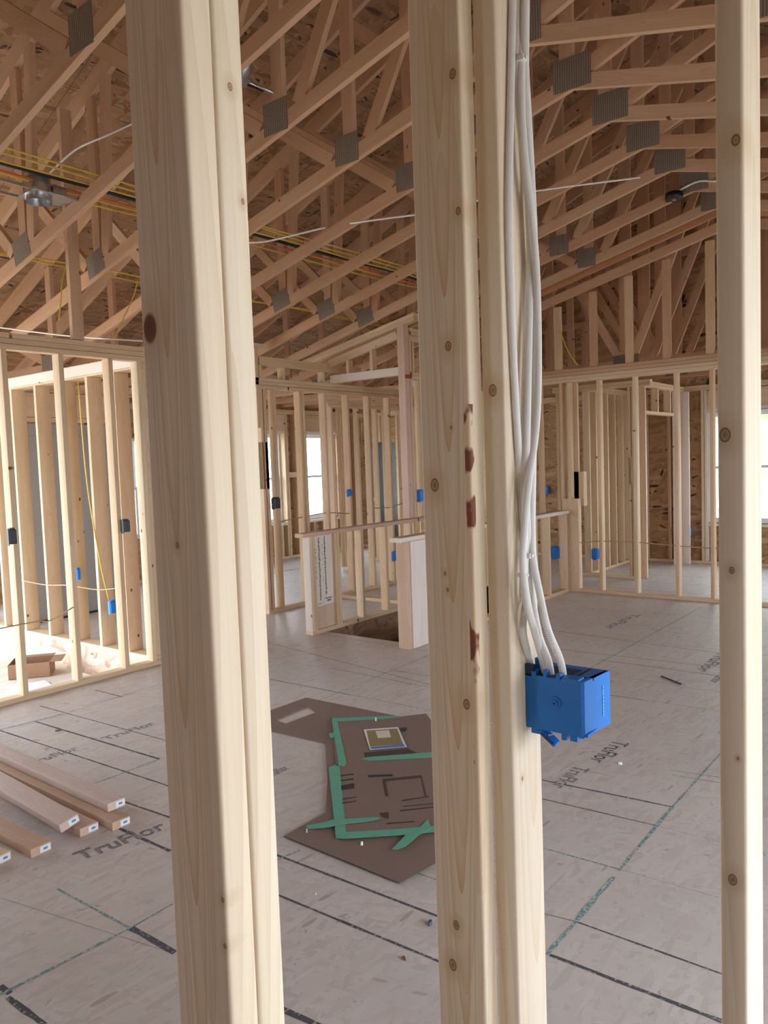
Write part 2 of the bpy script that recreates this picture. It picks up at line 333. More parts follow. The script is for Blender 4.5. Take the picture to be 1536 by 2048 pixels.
class MB:
    """collects shapes into one mesh"""
    def __init__(s): s.bm = bmesh.new(); s.mats = []
    def mi(s, m):
        if m is None: return 0
        if m not in s.mats: s.mats.append(m)
        return s.mats.index(m)
    def box(s, x0, x1, y0, y1, z0, z1, m=None, M=None, bev=0.0):
        r = bmesh.ops.create_cube(s.bm, size=1.0); vs = r['verts']
        for v in vs: v.co = Vector(((x0+x1)/2+v.co.x*(x1-x0), (y0+y1)/2+v.co.y*(y1-y0), (z0+z1)/2+v.co.z*(z1-z0)))
        fs = set(f for v in vs for f in v.link_faces)
        for f in fs: f.material_index = s.mi(m)
        if bev:
            es = list(set(e for v in vs for e in v.link_edges))
            rr = bmesh.ops.bevel(s.bm, geom=es, offset=bev, segments=2, profile=0.5, affect='EDGES')
            vs = list(set(v for f in rr['faces'] for v in f.verts) | set(v for v in vs if v.is_valid))
        if M is not None:
            for v in vs: v.co = M @ v.co
        return vs
    def poly(s, pts, m=None, flip=False):
        vs = [s.bm.verts.new(p) for p in pts]
        f = s.bm.faces.new(vs[::-1] if flip else vs); f.material_index = s.mi(m); return f
    def slab(s, pts, th, m=None, me=None):
        """flat outline (counter-clockwise seen from above) with thickness th below it"""
        n = len(pts); top = [s.bm.verts.new(p) for p in pts]; bot = [s.bm.verts.new(Vector(p)-Vector((0, 0, th))) for p in pts]
        f = s.bm.faces.new(top); f.material_index = s.mi(m)
        f2 = s.bm.faces.new(bot[::-1]); f2.material_index = s.mi(me or m)
        for i in range(n):
            g = s.bm.faces.new((top[i], bot[i], bot[(i+1) % n], top[(i+1) % n])); g.material_index = s.mi(me or m)
    def cyl(s, p0, p1, r0, r1=None, seg=20, m=None, caps=True):
        p0, p1 = Vector(p0), Vector(p1); r1 = r0 if r1 is None else r1; d = (p1-p0).normalized()
        a = d.orthogonal().normalized(); b2 = d.cross(a)
        A = [s.bm.verts.new(p0+(a*math.cos(t)+b2*math.sin(t))*r0) for t in [2*PI*i/seg for i in range(seg)]]
        B = [s.bm.verts.new(p1+(a*math.cos(t)+b2*math.sin(t))*r1) for t in [2*PI*i/seg for i in range(seg)]]
        for i in range(seg):
            f = s.bm.faces.new((A[i], A[(i+1) % seg], B[(i+1) % seg], B[i])); f.material_index = s.mi(m); f.smooth = True
        if caps:
            f = s.bm.faces.new(A[::-1]); f.material_index = s.mi(m); f = s.bm.faces.new(B); f.material_index = s.mi(m)
    def build(s, name, mats=None, parent=None, M=None, loc=None):
        bmesh.ops.recalc_face_normals(s.bm, faces=s.bm.faces)
        me = bpy.data.meshes.new(name); s.bm.to_mesh(me); s.bm.free()
        for m in (s.mats or (mats if isinstance(mats, (list, tuple)) else [mats])): me.materials.append(m)
        o = bpy.data.objects.new(name, me); C.objects.link(o)
        off = Vector((0, 0, 0))
        if parent is not None: o.parent = parent; off = wloc(parent)
        if loc is not None:
            for v in me.vertices: v.co -= Vector(loc)
            o.location = Vector(loc)-off
        elif parent is not None:
            for v in me.vertices: v.co -= off
        return o
def smooth_path(pts, sub=8):
    pts = [Vector(p) for p in pts]; out = []
    P = [2*pts[0]-pts[1]]+pts+[2*pts[-1]-pts[-2]]
    for i in range(1, len(P)-2):
        for k in range(sub):
            t = k/sub; a, b, c, d = P[i-1], P[i], P[i+1], P[i+2]
            out.append(0.5*((2*b)+(c-a)*t+(2*a-5*b+4*c-d)*t*t+(3*b-a-3*c+d)*t**3))
    out.append(pts[-1]); return out
def cable(name, pts, rx, mat, parent=None, ry=None, flat_dir=None, sub=8, seg=10):
    """sheathed cable: oval section rx by ry swept along the points"""
    P = smooth_path(pts, sub); ry = ry or rx; bm = bmesh.new(); rings = []
    up = Vector(flat_dir) if flat_dir else Vector((0, 0, 1))
    for i, p in enumerate(P):
        d = (P[min(i+1, len(P)-1)]-P[max(i-1, 0)]).normalized()
        a = up-d*up.dot(d)
        if a.length < 1e-3: a = d.orthogonal()
        a.normalize(); b2 = d.cross(a)
        rings.append([bm.verts.new(p+a*math.cos(t)*rx+b2*math.sin(t)*ry) for t in [2*PI*k/seg for k in range(seg)]])
    for A, B in zip(rings, rings[1:]):
        for k in range(seg):
            f = bm.faces.new((A[k], A[(k+1) % seg], B[(k+1) % seg], B[k])); f.smooth = True
    bm.faces.new(rings[0][::-1]); bm.faces.new(rings[-1])
    me = bpy.data.meshes.new(name); bmesh.ops.recalc_face_normals(bm, faces=bm.faces); bm.to_mesh(me); bm.free(); me.materials.append(mat)
    o = bpy.data.objects.new(name, me); C.objects.link(o)
    if parent is not None:
        o.parent = parent; off = wloc(parent)
        for v in me.vertices: v.co -= off
    return o
def text_mesh(txt, size, bold=0.0):
    cu = bpy.data.curves.new('t', 'FONT'); cu.body = txt; cu.size = size; cu.offset = bold; cu.resolution_u = 3
    to = bpy.data.objects.new('t', cu); C.objects.link(to); bpy.context.view_layer.update()
    me = bpy.data.meshes.new_from_object(to.evaluated_get(bpy.context.evaluated_depsgraph_get()))
    bpy.data.objects.remove(to); bpy.data.curves.remove(cu); return me
def add_text(mb, txt, size, origin, xdir, ydir, mat, bold=0.0, squash=1.0):
    me = text_mesh(txt, size, bold); o = Vector(origin); xd = Vector(xdir).normalized(); yd = Vector(ydir).normalized()
    vs = [mb.bm.verts.new(o+xd*v.co.x*squash+yd*v.co.y) for v in me.vertices]; k = mb.mi(mat)
    for p in me.polygons:
        try: f = mb.bm.faces.new([vs[i] for i in p.vertices]); f.material_index = k
        except ValueError: pass
    bpy.data.meshes.remove(me)

# ================================================================== SETTING
EX, EY = 11.35, 9.6          # inner faces of the outer walls
def grid_slab(name, xs, ys, holes, z, mats):
    mb = MB(); mb.mi(M_floor)
    for a, b in zip(xs, xs[1:]):
        for c, d in zip(ys, ys[1:]):
            if any(h[0] <= (a+b)/2 <= h[1] and h[2] <= (c+d)/2 <= h[3] for h in holes): continue
            mb.poly([(a, c, z), (b, c, z), (b, d, z), (a, d, z)], M_floor)
    return mb
SW = (5.40, 8.30, 4.00, 4.96)      # stair opening in the middle
LW = (-3.0, 3.83, 5.47, 9.7)       # sunken area at the left
fm = grid_slab('floor', [-3.0, 3.83, SW[0], SW[1], EX+0.1], [-2.1, SW[2], SW[3], 5.47, 9.7], [SW, LW], 0.0, None)
def strip(mb, a, b, w, m, z=0.0006, wob=0.25, seg=0.05, gap=0.0):
    a = Vector(a); b = Vector(b); a.z = b.z = z; d = b-a; L = d.length; n = max(2, int(L/seg)); d.normalize(); s = Vector((-d.y, d.x, 0))
    pr = None
    for i in range(n+1):
        h = w/2*(1+random.uniform(-wob, wob)); p = a+d*L*i/n+s*random.uniform(-wob, wob)*w*0.2
        q = (mb.bm.verts.new(p-s*h), mb.bm.verts.new(p+s*h))
        if pr and random.random() >= gap:
            f = mb.bm.faces.new((pr[0], pr[1], q[1], q[0])); f.material_index = mb.mi(m)
        pr = q
# ink lines across the panels and chalk lines, each measured on the floor
for (a, b, w, m) in [
    ((556, 1790), (895, 1930), .011, M_ink), ((1100, 1910), (1444, 2043), .015, M_ink), ((1154, 1844), (1444, 1948), .008, M_ink),
    ((1075, 1824), (1154, 1844), .003, M_ink),
    ((1088, 1697), (1237, 1738), .009, M_teal), ((1237, 1738), (1440, 1796), .002, M_inkg), ((1084, 1597.7), (1310, 1650.7), .007, M_ink), ((1310, 1651), (1440, 1684), .002, M_inkg),
    ((1084, 1560), (1345, 1614), .010, M_ink), ((553, 1710), (895, 1840), .012, M_ink), ((830, 1745), (890, 1765), .006, M_inkg),
    ((1130, 1533), (1215, 1550), .003, M_inkg), ((1080, 1258), (1440, 1306.5), .007, M_ink), ((1105, 1297), (1438, 1335), .007, M_ink), ((1200, 1320), (1440, 1352), .007, M_ink),
    ((1125, 1312), (1440, 1347), .003, M_inkg), ((1200, 1350), (1345, 1368), .005, M_teal), ((1345, 1371), (1440, 1384), .006, M_teal), ((1085, 1235), (1440, 1275), .003, M_inkg),
    ((1205, 1388), (1284, 1400), .009, M_ink), ((1284, 1400), (1438, 1422), .004, M_inkg), ((1180, 1243), (1440, 1262), .004, M_inkg), ((1150, 1215), (1440, 1237), .003, M_inkg),
    ((1340, 1540), (1440, 1555), .006, M_teal), ((1345, 1550), (1440, 1566), .005, M_inkg),
    ((80, 1412), (335, 1482), .008, M_ink), ((70, 1443), (318, 1518), .015, M_ink), ((0, 1461), (340, 1573), .011, M_ink), ((190, 1380), (245, 1394), .010, M_ink),
    ((250, 1604), (340, 1635), .012, M_ink), ((235, 1655), (340, 1702), .016, M_ink), ((262, 1856), (350, 1905), .022, M_ink), ((115, 1778), (258, 1855), .009, M_teal),
    ((0, 1972), (20, 1987), .02, M_ink), ((16, 1995), (90, 2050), .018, M_ink), ((540, 1358), (868, 1422), .008, M_teal), ((540, 1359), (700, 1390), .004, M_ink),
    ((535, 1285), (870, 1372), .006, M_ink), ((660, 1336), (870, 1377), .007, M_inkg), ((560, 1320), (660, 1338), .003, M_inkg), ((780, 1340), (870, 1354), .006, M_ink),
    ((640, 1268), (870, 1305), .007, M_inkg), ((563, 2018), (640, 2052), .018, M_ink), ((0, 1795), (340, 1905), .0015, M_inkg)]:
    strip(fm, fl(*a), fl(*b), w, m)
for (a, b, w) in [((1094.5, 1910), (1237, 1742), .020), ((1237, 1742), (1345, 1614), .014), ((1345, 1614), (1440, 1508), .010), ((1179, 1337), (1337, 1250), .010), ((1337, 1250), (1400, 1215), .009),
                  ((0, 1990), (258, 1858), .013), ((258, 1858), (345, 1808), .010), ((-5, 1461), (135, 1426), .012), ((135, 1426), (320, 1368), .006), ((190, 1567), (320, 1518), .007),
                  ((635, 1403), (745, 1357), .006), ((745, 1357), (870, 1305), .008), ((553, 1720), (600, 1700), .010)]:
    strip(fm, fl(*a), fl(*b), w*0.9, M_teal, z=0.0008, wob=0.4, gap=0.04)
for x in (6.455, 8.89): strip(fm, (x, -2, 0), (x, 3.8, 0), .003, M_seam, z=0.0004)
for y in (7.0, 8.2): strip(fm, (3.9 if y > 5 else -2, y, 0), (SW[0]-.2 if 3.9 < y < 5 else 11.2, y, 0), .003, M_seam, z=0.0004)
for x in (6.9, 7.5, 8.4, 8.9, 9.5, 10.1, 10.7):
    strip(fm, (x, 6.4, 0), (x, 9.4, 0), .006, M_inkg)
    if x > 8.6: strip(fm, (x, -2, 0), (x, 6, 0), .006, M_inkg)
strip(fm, fl(545, 1146), fl(600, 1137), .05, M_inkg); strip(fm, fl(565, 1178), fl(600, 1174), .012, M_inkg)
# the maker's print on the panels
ax = Vector((1, 0, 0)); ay = Vector((0, 1, 0))
def ftext(t, p, size, m, rot=0.0, sq=1.0, bold=0.0):
    xd = Vector((math.cos(rot), math.sin(rot), 0)); yd = Vector((-xd.y, xd.x, 0)); o = fl(*p); o.z = 0.001
    add_text(fm, t, size, o, xd, yd, m, bold, sq)
ftext('TruFlor', (160, 1722), 0.125, M_inkg, -0.16, 1.0, 0.003)
ftext('TruFlor', (58, 1532), 0.10, M_inkg, -0.02, 0.95, 0.002)
ftext('TruFlor', (213, 1481), 0.10, M_inkg, -0.02, 1.1, 0.002)
ftext('TruFlor', (541, 1555), 0.09, M_inkg, 0.0, 0.5, 0.002)
ftext('TruFlor', (1152, 1532), 0.11, M_inkg, PI, 0.85, 0.002)
ftext('TruFlor', (1228, 1481), 0.13, M_ink, PI, 0.85, 0.000)
ftext('TruFlor', (1438, 1305), 0.13, M_inkg, PI, 1.5, 0.002)
ftext('TruFlor', (1440, 1345), 0.10, M_inkg, PI, 0.9, 0.001)
ftext('TruFlor', (1265, 1228), 0.13, M_inkg, PI, 1.8, 0.002)
floor = fm.build('floor'); tag(floor, 'grey-tan subfloor panels with black ink lines and teal chalk lines', kind='structure')

def struct(name, mb, mats=None, label=None):
    o = mb.build(name, mats); tag(o, label, kind='structure'); return o
mb = MB(); mb.box(-2.9, 3.84, 5.6, 9.6, -2.62, -2.6, M_conc); mb.box(4.5, 9.3, 3.4, 5.46, -2.62, -2.6, M_conc); struct('floor_basement', mb, label='dark concrete basement floor below the stair openings')
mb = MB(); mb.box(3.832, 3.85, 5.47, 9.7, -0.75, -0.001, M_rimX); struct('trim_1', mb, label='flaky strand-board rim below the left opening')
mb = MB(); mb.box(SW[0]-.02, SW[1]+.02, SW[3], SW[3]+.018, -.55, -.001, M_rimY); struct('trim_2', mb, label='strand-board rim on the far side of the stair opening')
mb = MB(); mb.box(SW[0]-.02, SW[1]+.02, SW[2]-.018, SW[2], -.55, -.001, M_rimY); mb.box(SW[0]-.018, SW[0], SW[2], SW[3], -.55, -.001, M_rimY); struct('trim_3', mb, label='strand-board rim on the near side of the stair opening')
mb = MB()
for (x0, x1, y0, y1) in ((4.6, 9.2, 3.4, 3.5), (4.6, 9.2, 5.36, 5.46), (4.5, 4.6, 3.4, 5.46), (9.2, 9.3, 3.4, 5.46)): mb.box(x0, x1, y0, y1, -2.6, -.002, M_conc)
struct('wall_basement', mb, label='basement walls added to keep the stair opening dark')  # walls added to shut outside light out of the stair opening
# ground outside
mb = MB(); mb.box(-40, 60, -40, 60, -2.75, -2.7, M_grass); struct('ground', mb, label='pale bare ground outside the house')
# roof deck: two slopes meeting over the vaulted room
RY, RZ, SL = 2.09, 5.86, 0.417
def deck(name, y_out, label):
    d = abs(y_out-RY); z_out = RZ-SL*d; L = math.hypot(d, RZ-z_out); s = 1 if y_out > RY else -1
    mb = MB()
    if s > 0: mb.box(0.66, EX+.6, 0, L, 0, 0.012, M_deck); mb.box(-3.0, 0.66, 0, 3.35/math.cos(math.atan(SL)), 0, 0.012, M_deck)  # unseen left end of the roof left open to let sky light in
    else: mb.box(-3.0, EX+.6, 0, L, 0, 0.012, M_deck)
    for x in np.arange(.9, 11.5, 2.44): mb.box(x, x+.004, 0, L, -.0006, 0, M_seam)
    for y in np.arange(1.2, L, 1.22): mb.box(.7, EX+.5, y, y+.004, -.0006, 0, M_seam)
    bmesh.ops.recalc_face_normals(mb.bm, faces=mb.bm.faces)
    me = bpy.data.meshes.new(name); mb.bm.to_mesh(me); mb.bm.free()
    for m in mb.mats: me.materials.append(m)
    o = bpy.data.objects.new(name, me); C.objects.link(o)
    o.location = (0, RY, RZ); a = math.atan2(RZ-z_out, d)
    o.rotation_euler = (-a, 0, 0) if s > 0 else (a, 0, 0)
    if s < 0:
        for v in me.vertices: v.co.y = -v.co.y
        me.flip_normals()
    tag(o, label, kind='structure'); return o
deck('ceiling_slope_far', 10.1, 'brown strand-board roof deck above the trusses')
deck('ceiling_slope_near', -2.15, 'brown strand-board roof deck over the near side')

def wall_openings(name, axis, at, th, u0, u1, z0, z1, holes, mat, label):
    """sheathing in a vertical plane with rectangular openings"""
    us = sorted({u0, u1, *[h[0] for h in holes], *[h[1] for h in holes]}); zs = sorted({z0, z1, *[h[2] for h in holes], *[h[3] for h in holes]})
    mb = MB()
    for a, b in zip(us, us[1:]):
        for c, d in zip(zs, zs[1:]):
            if any(h[0] <= (a+b)/2 <= h[1] and h[2] <= (c+d)/2 <= h[3] for h in holes): continue
            if axis == 'X': mb.box(at, at+th, a, b, c, d, mat)
            else: mb.box(a, b, at, at+th, c, d, mat)
    return struct(name, mb, label=label)
WA = [(8.62, 9.42, .62, 2.13), (9.98, 10.83, .62, 2.13)]
WR = [(1.95, 3.10, .585, 2.12), (6.75, 8.15, .585, 2.12)]
wall_openings('wall_back', 'Y', EY, .012, 3.9, EX+.1, -.02, 2.66, WA+[(5.95, 6.6, .62, 2.05)], M_wallY, 'strand-board outer wall behind the partition, with bright windows')
wall_openings('wall_right', 'X', EX+.09, .012, -2.1, EY+.1, -.02, 2.66, WR, M_wallX, 'strand-board outer wall of the far room, with a bright window')
mb = MB()
mb.poly([(EX+.10, -2.06, 2.66), (EX+.10, 9.7, 2.66), (EX+.10, RY, RZ), (EX+.10, -2.06, 4.12)], M_wallX); struct('wall_gable', mb, label='dark strand-board gable behind the far trusses')
mb = MB(); mb.poly([(-2.8, -2.06, 2.6), (-2.8, 5.4, 2.6), (-2.8, 5.4, 4.46), (-2.8, RY, RZ), (-2.8, -2.06, 4.12)], M_wallX)
mb.poly([(.66, 5.42, 2.55), (.66, 9.7, 2.55), (.66, 9.7, 2.7), (.66, 5.42, 4.46)], M_wallX); mb.poly([(-2.8, 5.42, 0), (.66, 5.42, 0), (.66, 5.42, 4.46), (-2.8, 5.42, 4.46)], M_wallY); struct('wall_left', mb, label='unseen strand-board outer wall at the left end, part added to block light')  # unseen faces added to keep sky light at the cut roof out
wall_openings('wall_left_low', 'X', -2.81, .01, -2.06, 5.4, -.02, 2.6, [(2.2, 3.0, .9, 2.1)], M_wallX, 'unseen outer wall left of the viewer, opening added for light')  # unseen wall against side light, its opening added to brighten the stud faces
wall_openings('wall_near', 'Y', -2.06, .012, -2.8, EX+.1, -.02, 4.10, NEAR, M_wallY, 'outer wall behind the viewer')  # unseen wall set near so its openings light the foreground studs

def window(name, axis, at, u0, u1, z0, z1, label, sgn=1):
    """double-hung vinyl window with two sashes, meeting rail and glass"""
    def bx(mb, ua, ub, d0, d1, za, zb, m):
        if axis == 'X': mb.box(at+d0, at+d1, ua, ub, za, zb, m)
        else: mb.box(ua, ub, at+d0, at+d1, za, zb, m)
    mb = MB(); f = 0.035
    for (a, b, c, d) in ((u0, u0+f, z0, z1), (u1-f, u1, z0, z1), (u0+f, u1-f, z0, z0+f), (u0+f, u1-f, z1-f, z1)): bx(mb, a, b, -.01, .07, c, d, M_vinyl)
    root = mb.build(name); tag(root, label, kind='structure')
    zm = (z0+z1)/2
    for k, (c, d, off) in enumerate(((z0+f, zm+.02, 0.0), (zm-.02, z1-f, .03))):
        mb = MB(); s = 0.032
        for (a, b, e, g) in ((u0+f, u0+f+s, c, d), (u1-f-s, u1-f, c, d), (u0+f+s, u1-f-s, c, c+s), (u0+f+s, u1-f-s, d-s, d)): bx(mb, a, b, off, off+.025, e, g, M_vinyl)
        sash = mb.build('sash', parent=root)
        mb = MB(); bx(mb, u0+f+s, u1-f-s, off+.010, off+.014, c+s, d-s, M_glass); mb.build('pane', parent=sash)
    return root
window('window_1', 'Y', EY-.02, *WA[0], 'bright double-hung window in the outer wall, left of the pair seen through the partition')
window('window_2', 'Y', EY-.02, *WA[1], 'bright double-hung window in the outer wall, right of the pair seen through the partition')
window('window_3', 'X', EX+.04, *WR[0], 'bright double-hung window in the far room behind the right-hand stud')
window('window_5', 'X', EX+.04, *WR[1], 'bright window added in the far wall, glimpsed between the right-hand studs of the long partition')  # added to brighten the far rooms, placed where bright strips suggest a window
window('window_4', 'Y', EY-.02, 5.95, 6.6, .62, 2.05, 'narrow sliver of bright window behind the left partitions')

# ================================================================== STUD WALLS
T, D = 0.038, 0.089
def plateX(w, x0, x1, y0, z0, n=1, mat=None, d=D, name='top_plate'):
    for k in range(n): beam(name, x0, x1, y0, y0+d, z0+k*T+.0012, z0+(k+1)*T-.0012, mat, w)
def plateY(w, y0, y1, x0, z0, n=1, mat=None, d=D, name='top_plate'):
    for k in range(n): beam(name, x0, x0+d, y0, y1, z0+k*T+.0012, z0+(k+1)*T-.0012, mat, w)
def studsX(w, xs, y0, z0, z1, d=D, mat=None):
    for x in xs: beam('stud', x, x+T, y0, y0+d, z0, z1, mat, w, bev=.003)
def studsY(w, ys, x0, z0, z1, d=D, mat=None):
    for y in ys: beam('stud', x0, x0+d, y, y+T, z0, z1, mat, w, bev=.003)

# left wall, along x
w = thing('stud_wall', (0.9, 5.405, 0), 'pale stud wall at the left with four studs on one long bottom plate', 'stud wall')
plateX(w, 0.9, 3.83, 5.36, 0, 1, name='bottom_plate'); plateX(w, 0.9, 3.83, 5.36, 2.465, 1); plateX(w, 0.9, 3.95, 5.36, 2.504, 2)
studsX(w, (1.0, 1.42, 1.83, 2.245, 2.655, 3.073, 3.48), 5.36, T, 2.465); beam('stud', 3.735, 3.773, 5.36, 5.449, T, 2.465, None, w, bev=.003)
# wall behind it, along y, deep studs
w = thing('stud_wall', (3.9, 5.5, 0), 'wall of deep brown-faced studs behind the left wall, above the strand-board rim', 'stud wall')
plateY(w, 5.46, 9.55, 3.83, 0, 1, d=.14, name='bottom_plate'); plateY(w, 5.46, 9.55, 3.83, 2.43, 3, d=.14)
beam('ledger', 3.79, 3.828, 5.46, 9.5, 2.44, 2.53, M_white, w)
studsY(w, (5.50, 5.83, 6.24, 6.66, 7.12, 7.58, 8.0, 8.42, 8.84), 3.83, T, 2.43, d=.14)
# door wall at the back left
w = thing('stud_wall', (4.0, 8.05, 0), 'short wall with doubled header over the grey steel door at the left', 'stud wall')
beam('header', 4.0, 5.3, 8.0, 8.038, 2.2, 2.46, None, w); beam('header', 4.0, 5.3, 8.05, 8.088, 2.2, 2.46, None, w); plateX(w, 3.98, 6.1, 8.0, 2.465, 2); beam('door_head', 4.0, 5.3, 8.0, 8.089, 2.155, 2.195, None, w)
beam('stud', 5.31, 5.348, 8.0, 8.089, 0, 2.46, None, w); beam('stud', 5.97, 6.008, 8.0, 8.089, 0, 2.46, None, w)
mb = MB(); mb.box(4.03, 5.28, 8.03, 8.07, 0.02, 2.13, M_grey, bev=.004); d1 = mb.build('door_1'); tag(d1, 'smooth grey steel door standing behind the brown studs at the left', kind='structure')
mb = MB()
for (a, b2) in ((.25, .95), (1.1, 2.0)):
    for (c, d2) in ((4.17, 4.58), (4.73, 5.14)): mb.box(c, d2, 8.024, 8.031, a, b2, M_grey, bev=.003)
mb.build('door_panel', parent=d1)
mb = MB(); mb.box(4.02, 5.29, 8.02, 8.09, 0, .02, M_char); mb.build('threshold', parent=d1)

# partition beyond the stair opening
w = thing('stud_wall', (5.74, 6.14, 0), 'long partition of brown studs beyond the stair opening, windows seen through it', 'stud wall')
plateX(w, 5.74, 8.45, 6.1, 0, 1, name='bottom_plate'); plateX(w, 5.74, 8.45, 6.1, 2.415, 1); plateX(w, 5.70, 8.45, 6.1, 2.455, 2)
studsX(w, (5.74, 5.94, 6.34, 6.385, 6.75, 7.16, 7.57, 7.98, 8.38), 6.1, T, 2.415)
beam('block', 5.74, 5.83, 6.1, 6.189, 1.35, 1.85, None, w); beam('stud', 5.79, 5.83, 6.1, 6.189, T, 2.415, M_wood, w)
studsX(w, (5.75, 6.10, 6.75), 6.1, 2.532, 2.66); beam('rail', 5.76, 7.45, 6.1, 6.138, 2.665, 2.757, None, w)
beam('stub_post', 5.70, 5.74, 6.1, 6.189, 2.0, 2.84, None, w); beam('cap_block', 5.64, 5.86, 6.08, 6.21, 2.845, 2.885, None, w)
# outer wall framing, back
w = thing('stud_wall', (6.6, 9.5, 0), 'outer wall framing with rough openings round the two bright windows', 'stud wall')
y0 = 9.46
plateX(w, 6.1, EX, y0, 0, 1, d=.138, name='bottom_plate'); plateX(w, 6.1, EX, y0, 2.46, 2, d=.138)
for (a, b2, c, d2) in WA:
    for x in (a-.045, a-.09, b2+.006, b2+.052): beam('stud', x, x+T, y0, y0+.138, T, 2.46, None, w)
    beam('sill', a-.005, b2+.005, y0, y0+.138, c-.05, c-.012, M_white, w)
    beam('head_plate', a-.005, b2+.005, y0, y0+.138, d2+.01, d2+.048, M_white, w)
    beam('header', a-.005, b2+.005, y0, y0+.05, d2+.05, 2.455, None, w)
    for x in (a+.1, (a+b2)/2, b2-.14): beam('cripple', x, x+T, y0, y0+.138, T, c-.052, None, w)
studsX(w, (6.7, 7.1, 7.5, 7.9, 8.3, 9.70, 9.83, 11.0, 11.3), y0, T, 2.46, d=.138)
beam('block', 9.515, 9.70, y0, y0+.138, 1.38, 1.47, None, w)
# stub wall with sloped head between the partition and the stair
w = thing('stud_wall', (6.9, 5.1, 0), 'tall framed corner with a sloped top plate beside the stair opening', 'stud wall')
beam('post', 6.85, 6.94, 5.0, 5.09, 0.965, 3.10, M_pink, w, bev=.003); beam('stud', 6.945, 6.983, 5.0, 5.089, .965, 3.0, None, w)
beam('beam', 6.86, 6.898, 5.09, 6.09, 2.533, 2.62, M_white, w); beam('beam', 6.902, 6.94, 5.09, 6.09, 2.533, 2.60, None, w)
beam('block', 6.85, 6.94, 4.985, 5.0, 2.49, 2.53, flat('brick_red_paint', (0.30, 0.07, 0.03)), w)
for k in range(2):
    lumber('top_plate', (6.9, 6.55, 2.775+.04*k), (6.9, 4.86, 3.115+.04*k), T, D, (0, .2, 1), None or M_wood, w)
lumber('sloped_rail', (6.88, 6.1, 2.76), (6.88, 5.1, 2.97), T, D, (1, 0, 0), M_wood, w)
for (a, z) in ((5.8, 2.72), (5.45, 2.8)): beam('cripple', 6.86, 6.94, a, a+T, 2.62, z+.05, None, w)
beam('bottom_plate', 6.86, 6.95, 5.1, 6.095, 0.001, .038, None, w)
plateX(w, 6.95, 8.40, 5.0, 2.49, 2); plateX(w, 6.95, 8.40, 5.0, 2.965, 2)
beam('rail', 6.985, 8.40, 5.0, 5.038, 2.90, 2.96, None, w)
for x in (7.13, 7.34, 7.55, 7.95, 8.30): beam('stud', x, x+T, 5.0, 5.089, .965, 2.49, M_pink if x in (7.34,) else M_wood, w, bev=.003)
for x in (7.0, 7.40, 7.90): beam('cripple', x, x+T, 5.0, 5.089, 2.57, 2.90, None, w)
beam('flat_stud', 7.38, 7.47, 4.955, 4.995, .965, 2.56, M_pink, w, bev=.003)
# low guard wall, far side of the opening
w = thing('half_wall', (5.2, 5.0, 0), 'low stud wall on the far side of the stair opening, printed panel at its end', 'half wall')
beam('bottom_plate', 5.21, 8.42, 4.962, 5.05, 0.001, T, None, w); beam('cap_rail', 5.12, 8.42, 4.95, 5.055, .925, .963, M_pink, w, bev=.003)
beam('end_stud', 5.21, 5.248, 4.962, 5.05, T, .925, M_white, w, bev=.003)
for x in (5.25, 5.56, 5.60, 5.96, 6.36, 6.80, 7.2, 7.6, 8.0, 8.38): beam('stud', x, x+T, 4.962, 5.05, T, .925, None, w, bev=.003)
mb = MB(); mb.box(5.29, 5.56, 5.0, 5.012, T, .92, M_wood)
pw = MB(); pw.box(5.29, 5.56, 4.995, 5.007, T+.22, .92, M_white); pw.box(5.29, 5.56, 4.992, 4.997, T, T+.215, M_pink)
pn = pw.build('infill_panel', parent=w)
pt = MB(); Rn = random.Random(3)
for (xx, wd, za, zb_) in ((5.372, .016, .90, .30), (5.452, .016, .91, .34), (5.42, .004, .90, .45), (5.325, .010, .80, .50)):
    z = za
    while z > zb_:
        h = Rn.uniform(.008, .022); o_ = Rn.uniform(-.2, .2)*wd; pt.box(xx-wd*Rn.uniform(.3, .55)+o_, xx+wd*Rn.uniform(.3, .55)+o_, 4.9938, 4.9946, z-h, z, M_ink if wd > .012 else M_inkg); z -= h+Rn.uniform(.002, .006 if wd > .012 else .05)
pt.box(5.43, 5.53, 4.9938, 4.9946, .31, .318, M_ink); pt.box(5.30, 5.38, 4.9938, 4.9946, .27, .274, M_ink); pt.box(5.46, 5.52, 4.9938, 4.9946, .28, .30, M_inkg)
mb.bm.free(); pt.build('printing', parent=pn)
# low guard wall, near side
w = thing('half_wall', (5.2, 3.9, 0), 'low stud wall on the near side of the stair opening, white board at its end', 'half wall')
beam('end_stud', 5.22, 5.258, 3.848, 3.968, .001, .918, M_pink, w, bev=.003); beam('cap_rail', 5.13, 8.42, 3.845, 3.96, .92, .958, M_white, w, bev=.003)
mb = MB(); mb.box(5.26, 5.535, 3.840, 3.858, .002, .918, M_white, bev=.002); mb.build('end_board', parent=w)
beam('stud', 5.262, 5.30, 3.86, 3.95, .001, .918, None, w)
beam('bottom_plate', 5.55, 8.42, 3.87, 3.958, .001, T, None, w)
for x in (5.57, 5.98, 6.38, 6.79, 7.2, 7.62, 7.93, 8.38): beam('stud', x, x+T, 3.87, 3.958, T, .918, None, w, bev=.003)
